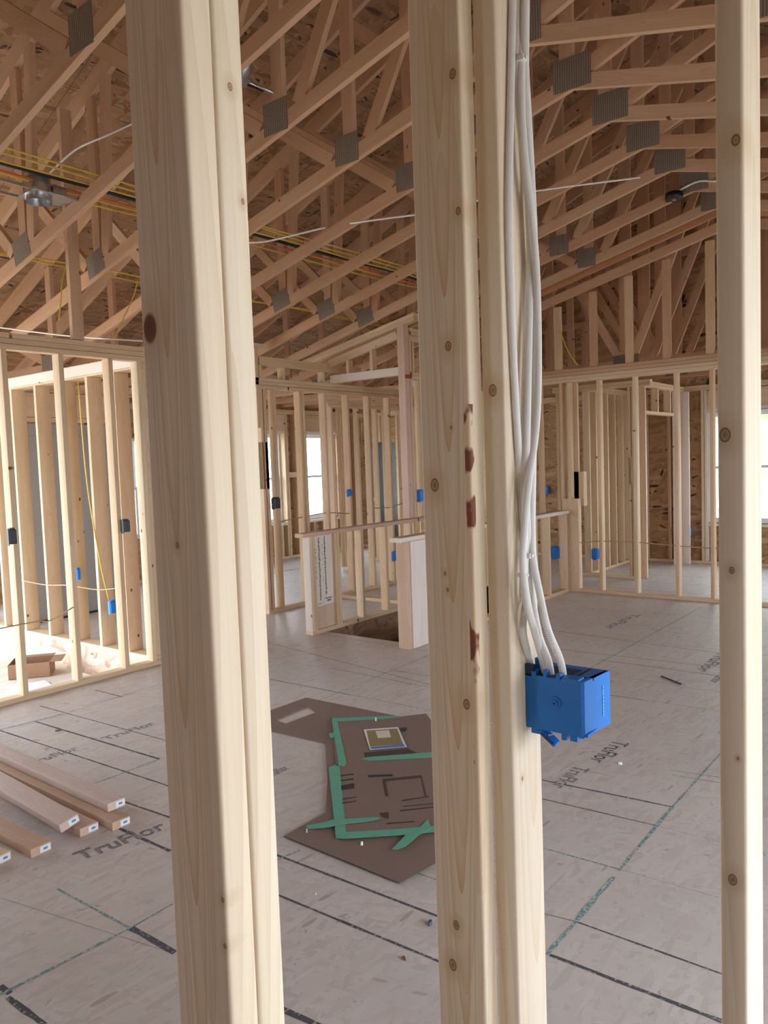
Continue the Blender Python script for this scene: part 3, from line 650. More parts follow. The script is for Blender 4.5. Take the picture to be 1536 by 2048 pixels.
# wall across the far end of the vaulted room
w = thing('stud_wall', (8.5, 3.0, 0), 'open stud wall across the far end under a thick stack of top plates', 'stud wall')
fx = 8.45
plateY(w, -1.98, 3.98, fx, 0, 1, name='bottom_plate'); plateY(w, -1.98, 4.6, fx, 2.43, 2); plateY(w, -1.98, 4.6, fx, 2.507, 2, M_truss)
studsY(w, (3.465, 3.055, 2.61, 2.25, 1.85, 1.45, 1.05, .6, 0.2, -.2, -.6, -1.0), fx, T, 2.43)
studsY(w, (3.83, 3.92), fx, 1.09, 2.43)
beam('post', fx, fx+D, 3.75, 3.95, T, 1.09, None, w, bev=.003)
beam('post_block', 8.55, 8.64, 3.72, 3.86, 1.0, 1.40, None, w); beam('stud', 8.55, 8.588, 3.78, 3.868, T, 2.43, None, w)
studsY(w, (4.2, 4.6, 5.0, 5.4, 5.8), fx, T, 2.43)
# short studs from that wall up to the last sloping chord
for k, y in enumerate((4.30, 3.93, 3.50, 3.09, 2.68, 2.24, 1.85, 1.4)):
    zt = 3.83-.25*abs(y-2.09)-.06; beam('gable_stud', fx+.02, fx+.058, y, y+D*.95, 2.585, zt, None if k % 2 else M_truss, w)
# closet framing in the far room
w = thing('stud_wall', (9.7, 4.2, 0), 'closet framing in the far room left of the door head, close-set studs', 'stud wall')
beam('bottom_plate', 9.62, 9.71, 3.50, 4.60, .001, T, None, w); plateX(w, 9.71, 11.2, 4.14, 0, 1, name='bottom_plate'); plateX(w, 9.62, 11.3, 4.14, 2.42, 2); plateY(w, 3.3, 4.6, 9.62, 2.42, 2)
studsX(w, (9.72, 9.95, 10.12, 10.35, 10.62, 10.9, 11.15), 4.14, T, 2.42); studsY(w, (3.55, 4.40, 4.52), 9.62, T, 2.42)
beam('post', 9.62, 9.71, 3.50, 3.54, T, 2.42, None, w); beam('block', 9.62, 9.71, 3.54, 3.60, 1.2, 1.55, None, w)
w = thing('stud_wall', (9.75, 3.4, 0), 'framed doorway with pale head plate in the far room', 'stud wall')
plateX(w, 9.72, 11.3, 3.40, 2.42, 2); beam('door_head', 9.75, 11.05, 3.40, 3.49, 2.08, 2.118, M_wood, w)
for x in (10.2, 10.7): beam('cripple', x, x+T, 3.40, 3.489, 2.118, 2.42, None, w)
for x in (9.72, 11.06, 11.1): beam('stud', x, x+T, 3.40, 3.489, .001, 2.42, M_white if x == 11.06 else None, w)
beam('stud', 11.20, 11.238, 3.31, 3.49, .001, 2.42, M_white, w)
# outer wall framing, far room
w = thing('stud_wall', (11.35, 3.0, 0), 'outer wall framing of the far room, strand-board showing between studs', 'stud wall')
plateY(w, -1.98, 9.4, EX, 0, 1, name='bottom_plate'); plateY(w, -1.98, 9.4, EX, 2.43, 2)
a, b2, c, d2 = WR[0]
for y in (b2+.005, b2+.05, a-.043, a-.088): beam('stud', EX, EX+D, y, y+T, T, 2.43, M_white if y == b2+.005 else None, w)
beam('sill', EX, EX+D, a, b2, c-.05, c-.012, M_white, w); beam('head_plate', EX, EX+D, a, b2, d2+.01, d2+.048, M_white, w); beam('header', EX, EX+.05, a, b2, d2+.05, 2.42, None, w)
for y in (2.1, 2.5, 2.9): beam('cripple', EX, EX+D, y, y+T, T, c-.052, None, w)
studsY(w, (3.45, 3.62, 3.95, 4.45, 4.85, 5.25, 5.65, 6.05, 6.45, 6.9, 8.2, 8.24, 6.70, 8.5, 8.9, 1.4, 1.0, .6, .2), EX, T, 2.43)
# bath / hall walls between partition and outer corner
w = thing('stud_wall', (8.45, 7.0, 0), 'cross wall of paired pale studs beyond the long partition', 'stud wall')
plateX(w, 8.5, 11.3, 7.6, 2.42, 2); plateX(w, 9.6, 11.3, 7.6, 0, 1, name='bottom_plate')
studsX(w, (8.55, 8.75, 9.15, 9.60, 9.85, 10.3, 10.7, 11.1), 7.6, T, 2.42, mat=M_wood)
mb = MB(); mb.box(9.9, 10.62, 8.0, 8.04, .02, 1.92, M_char, bev=.004); d2o = mb.build('door_2'); tag(d2o, 'charcoal door panel standing beyond the long partition', kind='structure')
mb = MB(); mb.cyl((9.98, 7.99, .98), (9.98, 8.0, .98), .03, m=M_metal); mb.cyl((9.98, 7.94, .98), (9.98, 7.99, .98), .022, m=M_metal); mb.build('door_knob', parent=d2o)
mb = MB(); mb.box(9.85, 10.15, 8.1, 8.112, 1.92, 2.4, M_wallY); struct('trim_4', mb, label='pale strand-board piece above the charcoal door')

# ================================================================== ROOF TRUSSES
def zt(y): return RZ-.075-SL*abs(y-RY)        # centre line of the top chord
def zb(y): return 3.935-.25*abs(y-RY)         # centre line of the sloping bottom chord
def gusset(par, X, y, z, wy, hz, ang=0.0):
    for sx in (-1, 1):
        mb = MB(); Mx = Matrix.Translation((X+sx*.0205, y, z)) @ Matrix.Rotation(ang, 4, 'X')
        mb.box(-.0012, .0012, -wy/2, wy/2, -hz/2, hz/2, M_plate, M=Mx)
        o = mb.build('gusset_plate', parent=par)
        break
def member(par, name, X, a, b, w=D):
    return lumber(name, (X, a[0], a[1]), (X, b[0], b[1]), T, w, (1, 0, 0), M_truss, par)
def vault_truss(X, label, group='vaulted roof trusses'):
    r = thing('roof_truss', (X, RY, 2.6), label, 'roof truss', group)
    member(r, 'bottom_chord', X, (RY, zb(RY)), (7.35, zb(7.35))); member(r, 'bottom_chord', X, (RY-.0, zb(RY)), (-1.98, zb(-1.98)))
    member(r, 'bottom_chord', X, (7.3, 2.585+.04), (9.58, 2.625))
    member(r, 'top_chord', X, (RY, zt(RY)), (10.0, zt(10.0)), .14); member(r, 'top_chord', X, (RY, zt(RY)), (-1.98, zt(-1.98)), .14)
    y1 = lambda y: zt(y)-.07
    member(r, 'web', X, (2.13, 3.98), (2.13, y1(2.13)))
    member(r, 'web', X, (3.36, 3.66), (3.36, y1(3.36)))
    member(r, 'web', X, (3.20, 3.70), (2.22, 5.47))
    member(r, 'web', X, (3.52, 3.63), (5.02, 4.72-.06))
    member(r, 'web', X, (5.32, 3.13), (5.32, y1(5.32)))
    member(r, 'web', X, (5.48, 3.16), (6.37, 4.03-.04))
    member(r, 'web', X, (5.22, 3.2), (5.10, 4.6))
    member(r, 'web', X, (7.2, 2.7), (7.2, y1(7.2))); member(r, 'web', X, (7.3, 2.68), (8.5, 3.15))
    member(r, 'web', X, (1.98, 4.0), (-.25, 4.88)); member(r, 'web', X, (0.8, 3.66), (0.8, 4.42)); member(r, 'web', X, (-1.2, 3.15), (-1.2, y1(-1.2)))
    gusset(r, X, 2.09, 3.985, .25, .20); gusset(r, X, 3.38, 3.67, .20, .19, 0.0); gusset(r, X, 5.35, 3.17, .22, .17, -.245); gusset(r, X, 7.28, 2.68, .22, .15); gusset(r, X, .8, 3.66, .2, .15)
    return r
vx = [2.17, 2.86, 3.43, 4.08, 4.76, 5.38, 6.02, 6.65, 7.30, 7.97]
vl = ['nearest sloping roof truss, crossing the top left corner',
      'roof truss just behind the nearest one, holding the round steel fixture',
      'roof truss whose square metal plate shows beside the left post',
      'roof truss with its metal plate second along from the left post',
      'roof truss with its metal plate tucked by the middle post',
      'roof truss second back at the peak line on the right',
      'roof truss third back at the peak line on the right',
      'roof truss fourth back at the peak line on the right',
      'far sloping roof truss carrying the small black round box',
      'sloping roof truss just in front of the doubled far ones']
first = vault_truss(vx[0], vl[0])
def copy_tree(o, dx, label=None, parent=None):
    c = o.copy(); C.objects.link(c)
    if parent is not None: c.parent = parent
    else: c.location = c.location+Vector((dx, 0, 0))
    if label: c['label'] = label
    for ch in list(o.children): copy_tree(ch, 0, None, c)
    return c
for X, l in zip(vx[1:], vl[1:]): copy_tree(first, X-vx[0], l)
# doubled pair at the far wall: sloping chords only
for X, l, m in ((8.19, 'reddish sloping beam between the last roof trusses', wood_mat('reddish_lumber', (0.60, 0.33, 0.20), (0.46, 0.22, 0.12), DARK)), (8.50, 'last sloping beam over the short studs of the far wall', M_truss)):
    r = thing('sloping_beam', (X, RY, 3.8), l, 'beam')
    off = 0.0 if X < 8.3 else -.06
    lumber('chord', (X, RY, zb(RY)+off), (X, 6.1, zb(6.1)+off), T, D, (1, 0, 0), m, r); lumber('chord', (X, RY, zb(RY)+off), (X, -1.98, zb(-1.98)+off), T, D, (1, 0, 0), m, r)
    if X > 8.3: lumber('ply', (X-.04, RY, zb(RY)+off-.005), (X-.04, 6.1, zb(6.1)+off-.005), T, D, (1, 0, 0), M_truss, r); gusset(r, X-.045, 4.4, zb(4.4)+off, .25, .1, -.245)
def flat_truss(X, label):
    r = thing('roof_truss', (X, RY, 2.6), label, 'roof truss', 'flat-bottomed roof trusses')
    member(r, 'bottom_chord', X, (-1.98, 2.627), (9.58, 2.627)); member(r, 'top_chord', X, (RY, zt(RY)), (10.0, zt(10.0)), .14); member(r, 'top_chord', X, (RY, zt(RY)), (-1.98, zt(-1.98)), .14)
    y1 = lambda y: zt(y)-.07
    member(r, 'web', X, (3.24, 2.69), (2.09, y1(2.09)-.25)); member(r, 'web', X, (3.40, 2.69), (4.55, y1(4.55)))
    member(r, 'web', X, (3.32, 2.67), (3.32, y1(3.32)), .14); member(r, 'web', X, (RY, 2.67), (RY, y1(RY))); member(r, 'web', X, (.86, 2.67), (2.0, y1(2.09)-.3)); member(r, 'web', X, (5.9, 2.67), (4.7, y1(4.7)))
    for y in (4.55, 5.9, 7.3, .86, -.4, -1.8): member(r, 'web', X, (y, 2.67), (y, y1(y)))
    member(r, 'web', X, (6.0, 2.69), (7.25, y1(7.25)))
    gusset(r, X, 3.32, 2.67, .3, .12)
    return r
fl_l = ['flat-bottomed roof truss just beyond the far wall', 'second flat-bottomed roof truss beyond the far wall', 'third flat-bottomed roof truss beyond the far wall', 'fourth flat-bottomed roof truss, next to the gable']
f0 = flat_truss(8.90, fl_l[0])
for k in (1, 2, 3): copy_tree(f0, .61*k, fl_l[k])
# gable framing
r = thing('gable_frame', (11.3, RY, 2.6), 'close-set upright members against the dark gable', 'gable frame')
for y in np.arange(-1.9, 6.6, .61): beam('gable_stud', 11.28, 11.318, y, y+D, 2.63, zt(y)-.09, M_truss, r)
for s, y in ((1, 9.9), (-1, -1.98)): lumber('top_chord', (11.3, RY, zt(RY)), (11.3, y, zt(y)), T, .14, (1, 0, 0), M_truss, r)
beam('rail', 11.24, 11.278, -1.9, 7, 3.5, 3.589, M_truss, r); beam('rail', 11.24, 11.278, -1, 5, 4.3, 4.389, M_truss, r)
# posts and braces
w = tag(beam('post', 3.20, 3.29, 5.36, 5.40, 2.585, 4.25, M_truss), 'tall board standing on the left wall plate up among the trusses', 'post')
w = tag(lumber('diagonal_brace', (4.30, 3.75, 4.80), (4.30, 2.35, 3.62), T, D, (1, 0, 0), M_truss), 'long diagonal brace crossing behind the trusses near the top centre', 'brace')

# ================================================================== FOREGROUND STUDS
_k = onX(300, 657, .491); KY, KZ = _k.y-.6495, _k.z
fg = dict(ring=12.0, contrast=0.42, rand=False, auto_knots=False)
def fgstud(x0, x1, y0, y1, mat, label, bev=.0045):
    o = beam('wall_stud', x0, x1, y0, y1, 0.0, 2.58, mat, bev=bev)
    return tag(o, label, 'stud', None)
LF, MF, DF = (0.77, 0.66, 0.51), (0.59, 0.44, 0.29), (0.17, 0.065, 0.035)
# local frame: z up; x is thickness, y is width
fgstud(.491, .5285, .605, .694, wood_mat('stud_wood_a', LF, MF, DF, knots=[(-.019, KY, KZ, .0125, 1), (-.019, .003, 1.522, .0035), (-.019, -.04, 1.161, .003), (-.019, -.040, 1.112, .003)], flame=.8, vee=(.004, .19, 900.0), **fg), 'foreground stud, left one of the doubled pair, broad face with dark knot')
fgstud(.5295, .567, .605, .694, wood_mat('stud_wood_b', (0.79, 0.69, 0.54), MF, DF, knots=[(0, -.047, 1.98, .004), (.01, -.047, 1.87, .003)], **fg), 'foreground stud, right one of the doubled pair')
fgstud(.987, 1.026, .605, .694, wood_mat('stud_wood_c', LF, (0.60, 0.43, 0.25), DF, knots=[(-.019, -.032, 2.154, .008), (-.019, -.035, 1.96, .006), (-.019, -.011, 1.768, .007), (-.019, .021, 1.561, .0085), (-.019, -.025, 1.226, .0085), (-.019, .006, .865, .006), (-.019, .015, .796, .008), (-.019, -.012, 1.647, .0025), (-.019, .003, 1.40, .0035), (-.019, .007, 1.425, .003)],
       wane=(-.019, -.0445, .0105, .93, 1.68), flame=.7, vee=(-.006, .23, 700.0), **fg), 'foreground stud in the middle with bark along its front corner')
fgstud(1.0240, 1.119, .567, .6045, wood_mat('stud_wood_d', (0.80, 0.71, 0.57), (0.66, 0.48, 0.30), DF, knots=[(-.017, -.0, 1.20, .003), (0, .045, 1.70, .008), (-.017, .02, 1.1, .003)], **fg), 'flatwise foreground stud carrying the white cables and the blue box')
fgstud(1.03, 1.119, .237, .270, wood_mat('stud_wood_e', (0.78, 0.695, 0.56), (0.61, 0.46, 0.30), DF, knots=[(-.0075, .0445, 1.972, .0085), (.007, .0445, 1.618, .008), (.0, .0445, 1.448, .004), (.001, .0445, 1.045, .006), (-.006, .0445, 1.207, .002)], **fg), 'single foreground stud at the right edge with a rough knot')

# ================================================================== BLUE BOX AND WHITE CABLES
bx = thing('electrical_box', (1.11, .52, 1.22), 'large blue plastic electrical box on the middle foreground stud, white cables entering its top', 'electrical box')
X0, X1, Y0, Y1, Z0, Z1 = 1.068, 1.150, .475, .566, 1.178, 1.262
mb = MB()
# shell with tapered front corner, open to +x
def prism(mb, prof, z0, z1, m):
    A = [mb.bm.verts.new((x, y, z0)) for x, y in prof]; B = [mb.bm.verts.new((x, y, z1)) for x, y in prof]; n = len(prof)
    for i in range(n):
        f = mb.bm.faces.new((A[i], A[(i+1) % n], B[(i+1) % n], B[i])); f.material_index = mb.mi(m)
    for q in (A[::-1], B): f = mb.bm.faces.new(q); f.material_index = mb.mi(m)
prism(mb, [(X0, Y1), (X0, Y0), (X0+.004, Y0-.004), (X1, Y0-.012), (X1, Y0-.006), (X0+.010, Y0+.004), (X0+.006, Y1)], Z0, Z1, M_blue)
mb.box(X0+.004, X1, Y0-.008, Y1, Z0, Z0+.004, M_blue); mb.box(X0+.03, X1, Y0-.008, Y1, Z1-.004, Z1, M_blue); mb.box(X0+.004, X1, Y1-.004, Y1, Z0, Z1, M_blue)
body = mb.build('box_body', parent=bx)
mb = MB(); mb.cyl((X0-.002, .517, 1.224), (X0+.001, .517, 1.224), .010, seg=24, m=M_blue); mb.cyl((X0-.004, .517, 1.224), (X0-.001, .517, 1.224), .0055, seg=20, m=M_blue); mb.cyl((X0-.0045, .517, 1.224), (X0-.0035, .517, 1.224), .002, seg=12, m=M_blued)
mb.build('screw_boss', parent=body)
mb = MB()
for (a, b2, h) in ((.548, .556, .006), (.530, .536, .010), (.508, .515, .007), (.478, .505, .003)): mb.box(X0-.0005, X0+.02, a, b2, Z1-.004, Z1+h, M_blue, bev=.0008)
for (a, b2) in ((.539, .547), (.517, .529)): mb.box(X0+.001, X0+.03, a, b2, Z1-.014, Z1+.0005, M_blued)
mb.build('clamp_tabs', parent=bx)
mb = MB(); mb.box(X0+.012, X1-.01, Y0+.012, Y0+.018, Z1, Z1+.0015, M_blued); mb.box(X0+.02, X1-.02, .50, .55, Z1-.002, Z1+.0008, M_blued); mb.build('top_slots', parent=body)
mb = MB(); mb.box(X0+.02, X0+.028, .535, .56, Z1, Z1+.022, M_blue, bev=.001); mb.box(X0+.0, X0+.006, .552, .566, Z1-.002, Z1+.016, M_blued); mb.build('nail_bracket', parent=bx)
mb = MB(); Mx = Matrix.Translation((X0+.006, .532, Z0-.012)) @ Matrix.Rotation(.62, 4, 'X')
mb.box(-.006, .010, -.016, .016, -.004, .004, M_blue, M=Mx, bev=.001); mb.box(-.0065, .0, -.012, .012, -.002, .002, M_blued, M=Mx)
mb.box(X0, X0+.02, .545, .558, Z0-.008, Z0, M_blue); mb.box(X0, X0+.02, .500, .508, Z0-.010, Z0, M_blue, bev=.001); mb.box(X0, X0+.02, .482, .494, Z0-.009, Z0, M_blue, bev=.001); mb.box(X0+.01, X0+.04, Y0, .486, Z0-.005, Z0, M_blue)
mb.build('lower_clamp', parent=bx)
mb = MB(); mb.cyl((X0+.004, .524, Z0-.004), (X0+.004, .536, Z0-.012), .0018, m=M_metal, seg=10); mb.build('nail', parent=bx)
mb = MB()
for k in range(9): mb.box(1.125, 1.1285, Y0-.0105, Y0-.0100, 1.196+.0055*k, 1.1995+.0055*k, M_paleprint)
mb.build('volume_marks', parent=body)
# cables: flat white, each its own
F0 = .5665     # front face of the stud
def cpt(px, py, y): return onY(px, py, y)
cab = [
 ('white cable lying nearest the stud corner, hugging the bundle on its left', [(1026, -30, .561), (1022, 180, .561), (1018, 420, .561), (1024, 640, .561), (1036, 880, .561), (1052, 1080, .560), (1054, 1180, .558), (1046, 1260, .558), (1060, 1345, .556), (1064, 1375, .556)], .0060, .0027),
 ('white cable second from the left of the bundle', [(1036, -30, .558), (1036, 150, .557), (1050, 330, .554), (1060, 480, .556), (1052, 700, .557), (1048, 900, .556), (1050, 1100, .553), (1052, 1200, .549), (1070, 1290, .545), (1095, 1368, .540)], .0060, .0028),
 ('white cable in the middle of the bundle, bending sharply into the box', [(1047, -30, .558), (1047, 120, .556), (1052, 300, .559), (1060, 520, .556), (1056, 760, .552), (1053, 950, .552), (1056, 1100, .552), (1062, 1180, .548), (1078, 1270, .54), (1088, 1330, .535), (1102, 1362, .53)], .0060, .0028),
 ('grey-white cable just behind the outermost one', [(1054, -30, .560), (1052, 200, .560), (1056, 420, .560), (1065, 600, .560), (1068, 800, .560), (1060, 1000, .558), (1062, 1140, .556), (1068, 1230, .55), (1088, 1320, .545), (1096, 1366, .542)], .0050, .0026),
 ('outermost white cable bowing clear of the post', [(1048, -30, .553), (1043, 160, .552), (1049, 300, .550), (1064, 430, .548), (1074, 560, .546), (1077, 740, .544), (1072, 860, .545), (1058, 960, .545), (1049, 1060, .545), (1046, 1130, .543), (1058, 1220, .538), (1076, 1310, .53), (1090, 1372, .528)], .0058, .0028),
 ('printed white cable on the right that drops into the box', [(1050, -30, .549), (1050, 110, .549), (1060, 300, .553), (1068, 470, .553), (1072, 700, .552), (1066, 900, .551), (1064, 1050, .549), (1066, 1115, .545), (1078, 1180, .535), (1096, 1260, .52), (1116, 1330, .505), (1126, 1372, .500)], .0062, .0028)]
for k, (l, pts, a, b2) in enumerate(cab):
    o = cable('white_cable', [cpt(*p) for p in pts[:-2]]+[onX(pts[-1][0]-4, 1326, 1.080), onX(pts[-1][0]+4, 1385, 1.088)], a, M_nm, ry=b2, flat_dir=(.80, -.60, 0), seg=12); tag(o, l, 'cable', 'white cables down the middle post')
    if k == 5:
        mb = MB(); P = smooth_path([cpt(*p) for p in pts[7:]], 4)
        Rn = random.Random(4)
        for q in range(4, len(P)-3):
            a_, b_ = P[q], P[q+1]; dd = (b_-a_).normalized(); side = Vector((.75, -.66, 0))
            for f in (0, .2, .4, .6, .8):
                if Rn.random() < .25: continue
                c0 = a_+(b_-a_)*f+Vector((-.0016, -.0023, 0)); ln = Rn.uniform(.0010, .0022)
                mb.poly([c0-side*ln, c0+side*ln, c0+side*ln+dd*.0007, c0-side*ln+dd*.0007], M_inkg)
        mb.build('cable_print', parent=o)
def staple(px, py, y, label, m=M_nm, s=1.0):
    p = cpt(px, py, y); mb = MB(); mb.box(p.x-.007*s, p.x+.007*s, p.y-.003, p.y+.010, p.z-.004*s, p.z+.004*s, m, bev=.0012); mb.cyl((p.x, p.y-.005, p.z), (p.x, p.y-.002, p.z), .003*s, m=m, seg=12)
    tag(mb.build('cable_staple', loc=p), label, 'cable staple', 'cable staples on the middle post')
staple(1047, 116, .549, 'white cable staple at the top of the bundle'); staple(1060, 1111, .548, 'white cable staple low on the bundle, right-hand one'); staple(1050, 1150, .542, 'white cable staple lowest on the bundle, above the blue box', s=.8)

# ================================================================== SMALL ELECTRICAL BOXES
def small_box(x, y, z, m, label, sx=.05, sy=.06, sz=.09, group='small electrical boxes on the studs'):
    r = thing('outlet_box', (x, y, z-sz/2), label, 'electrical box', group)
    mb = MB(); mb.box(x-sx/2, x+sx/2, y-sy/2, y+sy/2, z-sz/2, z+sz/2, m, bev=.004); mb.build('box_body', parent=r)
    mb = MB(); mb.box(x-sx*.35, x+sx*.35, y-sy*.35, y+sy*.35, z+sz/2, z+sz/2+.012, m); mb.box(x-sx/2-.004, x-sx/2, y-sy*.3, y+sy*.3, z-sz*.5-.01, z+sz*.5+.008, m); mb.build('clamp', parent=r)
    return r
small_box(2.63, 5.33, 1.17, M_blackbox, 'black outlet box on the leftmost visible wall stud', .05, .05, .10)
small_box(3.53, 5.33, 1.165, M_blackbox, 'black outlet box on the third stud of the left wall', .05, .05, .09)
small_box(3.86, 6.09, .40, M_blue, 'blue outlet box low on a brown-faced stud at the left', .07, .05, .10)
small_box(3.86, 6.63, .66, M_blue, 'narrow blue outlet box on a deep stud at the left', .03, .05, .10)
small_box(5.87, 6.06, 1.19, M_blackbox, 'black switch box at the left end of the long partition', .08, .06, .11)
small_box(7.10, 6.065, 1.235, M_blue, 'blue switch box beside the bright window in the long partition', .05, .05, .07)
small_box(7.02, 4.965, 1.205, M_blue, 'ragged blue box on the pinkish post beside the stair', .07, .05, .12)
small_box(7.97, 6.06, .37, M_blue, 'blue outlet box low on the long partition near the white-ended half wall', .10, .06, .11)
small_box(11.33, 5.60, 1.045, M_blue, 'blue box on the far room wall, left one beside the cables', .07, .15, .12)
small_box(11.33, 5.2, 1.045, M_blue, 'blue box on the far room wall, half hidden by the corner post', .07, .09, .12)
small_box(9.64, 4.60, .29, M_blue, 'blue outlet box near the floor behind the low rail at the right', .12, .12, .15)
small_box(9.6, 4.03, .30, M_blue, 'blue outlet box low on the closet framing', .08, .08, .13)
small_box(11.30, 3.36, .45, M_blue, 'dark blue outlet box low on the far wall beside the doorway', .07, .08, .12)

# ================================================================== WIRES STRUNG THROUGH THE FRAMING
def wire(pts, r, m, label, group=None, name='cable'):
    o = cable(name, pts, r, m, sub=6, seg=8); return tag(o, label, 'cable', group)
def along(y, z, xs, amp=.03, dy=.05, seed=0):
    R = random.Random(seed); return [(x, y+R.uniform(-dy, dy), z+R.uniform(-amp, amp)) for x in xs]
xs = np.arange(1.2, 8.4, .62)
wire(along(4.60, 3.43, xs, .006, .012, 1), .014, M_blk, 'thick black cable running across the roof trusses', 'cables across the trusses')
wire(along(4.665, 3.405, xs, .008, .012, 2), .008, M_red, 'orange-red cable beside the thick black one', 'cables across the trusses')
YL = ['thin yellow cable running nearest the viewer side of the black cable', 'thin yellow cable second from the viewer side beside the black cable', 'thin yellow cable woven just over the black cable',
      'thin yellow cable beyond the red one', 'thin yellow cable farthest from the viewer in the bundle over the trusses']
for k in range(5):
    wire(along(4.44+.055*k+(.10 if k > 2 else 0), 3.452-.014*k, xs, .010, .015, 5+k), .0065, M_yel, YL[k], 'yellow cables across the trusses')
for k, l in enumerate(('thin yellow cable crossing the trusses nearer the left wall, inner one', 'thin yellow cable crossing the trusses nearer the left wall, outer one')):
    wire(along(5.55+.1*k, 3.18, xs, .02, .02, 15+k), .006, M_yel, l, 'yellow cables low on the trusses')
wire([onX(495, 485, 3.40), onX(530, 483, 3.43), onX(580, 472, 3.6), onX(650, 455, 3.9)], .006, M_nm, 'white cable strung between trusses beside the left post')
wire([onX(700, 447, 4.10), onX(770, 437, 4.10), onX(850, 426, 4.12), onX(960, 400, 4.3), onX(1100, 378, 4.8), onX(1280, 355, 5.4)], .006, M_nm, 'long white cable strung across the trusses behind the middle post')
wire([onX(95, 350, 2.9), onX(150, 300, 2.95), onX(215, 270, 3.0), onX(280, 240, 3.1)], .007, M_nm, 'white cable rising across the roof deck at the upper left')
wire([onX(0, 655, 3.2), onX(140, 672, 3.4), onX(285, 682, 3.6)], .006, M_nm, 'pale cable running above the left wall plate')
wire([onY(118, 640, 5.5), onY(122, 600, 5.5), onY(125, 560, 5.5), onY(140, 505, 5.5)], .005, M_yel, 'yellow cable hanging down to the left wall plate')
wire([onY(228, 680, 5.5), onY(250, 630, 5.5), onY(268, 590, 5.5), onY(275, 560, 5.5)], .005, M_yel, 'yellow cable looping near the left post')
wire([(3.80, 6.33, 2.4), (3.81, 6.30, 1.5), (3.83, 6.2, .8), (3.85, 6.13, .46)], .006, M_yel, 'yellow cable dropping down a brown stud to a blue box')
wire([(0.95, 5.33, .52), (2.62, 5.34, .55), (2.9, 5.42, .52), (3.07, 5.36, .60)], .005, M_wire, 'thin cable through the left wall studs at knee height')
wire([(3.80, 7.6, .55), (3.82, 7.15, .53), (3.80, 6.7, .56), (3.82, 6.25, .55), (3.81, 5.85, .6)], .005, M_wire, 'thin cable through the brown-faced studs')
wire([(6.0, 6.14, .98), (6.35, 6.14, 1.0), (6.76, 6.14, 1.02), (7.17, 6.14, .98)], .006, M_wire, 'thin cable sagging through the long partition')
wire([(7.6, 6.14, 1.02), (8.0, 6.14, 1.0), (8.4, 6.14, 1.06)], .006, M_wire, 'short run of thin cable at the right end of the long partition')
wire([(8.5, 4.0, .55), (8.5, 3.46, .60), (8.5, 3.05, .60), (8.5, 2.64, .58), (8.5, 2.26, .57), (8.5, 1.85, .6)], .006, M_wire, 'thin cable through the far wall studs at knee height')
wire([(8.6, 4.55, .55), (8.5, 4.2, .6), (8.5, 4.0, .62)], .006, M_wire, 'tan cable bending behind the low rail')
wire([(11.3, 5.6, 1.55), (11.3, 5.0, 1.62), (11.3, 4.4, 1.7)], .007, M_wire, 'tan cable rising across the far room wall')
wire([(8.45, 4.45, 3.3), (8.46, 4.3, 2.9), (8.46, 4.15, 2.62)], .007, M_yel, 'yellow cable dropping behind the far gable studs')
wire([onX(1120, 660, 8.4), onX(1135, 700, 8.4), onX(1155, 730, 8.4)], .007, M_yel, 'yellow cable end resting on the far wall plates')

# ================================================================== FIXTURES IN THE ROOF
def can_light():
    p = Vector((2.66, 4.72, 3.33))
    r = thing('recessed_light', p, 'round galvanised recessed light housing with mounting plate between the nearest trusses', 'light fixture')
    mb = MB(); mb.box(p.x-.11, p.x+.17, p.y-.12, p.y+.10, p.z+.0, p.z+.004, M_metal); mb.build('mounting_plate', parent=r)
    mb = MB(); mb.cyl((p.x-.02, p.y, p.z-.035), (p.x-.02, p.y, p.z+.13), .078, seg=32, m=M_metal, caps=False); mb.cyl((p.x-.02, p.y, p.z+.10), (p.x-.02, p.y, p.z+.104), .078, seg=32, m=M_blued); mb.build('housing', parent=r)
    mb = MB(); mb.box(p.x+.05, p.x+.14, p.y-.06, p.y+.05, p.z+.004, p.z+.08, M_metal, bev=.004); mb.build('junction_box', parent=r)
    mb = MB(); mb.box(2.2, 2.84, p.y-.115, p.y-.107, p.z-.004, p.z+.012, M_metal); mb.box(2.2, 2.84, p.y+.09, p.y+.098, p.z-.004, p.z+.012, M_metal); mb.build('hanger_bar', parent=r)
can_light()
p = Vector((3.28, 3.42, 3.96)); r = thing('recessed_light', p, 'shiny steel fixture housing with hanger bar at the top beside the left post', 'light fixture')
mb = MB(); mb.cyl(onX(478, 170, 3.3), onX(497, 92, 3.3), .045, m=M_metal, seg=24); mb.build('housing', parent=r)
mb = MB(); mb.cyl(onX(470, 150, 3.28), onX(549, 187, 3.42), .009, m=M_metal, seg=10); mb.build('hanger_bar', parent=r)
p = Vector((7.27, 2.20, 3.90)); r = thing('ceiling_box', p, 'small round black ceiling box on a far sloping truss', 'electrical box')
mb = MB(); mb.cyl((7.25, 2.25, 3.84), (7.25, 2.25, 3.90), .075, m=M_blackbox, seg=24); mb.build('box_body', parent=r)
mb = MB(); mb.cyl((7.25, 2.25, 3.838), (7.25, 2.25, 3.840), .02, m=M_wire, seg=16); mb.build('knockout', parent=r)
wire([(7.23, 2.22, 3.90), (7.25, 2.05, 3.95), (7.27, 1.93, 3.93), (7.3, 1.85, 3.92)], .009, M_nm, 'short white cable looping from the round black ceiling box')
p = Vector((7.98, 5.62, 2.53)); mb = MB(); mb.cyl((7.98, 5.62, 2.50), (7.98, 5.62, 2.62), .16, m=M_metal, seg=32, caps=False); o = mb.build('duct_collar', loc=p); tag(o, 'round shiny duct collar under the joists beyond the stair', 'duct')

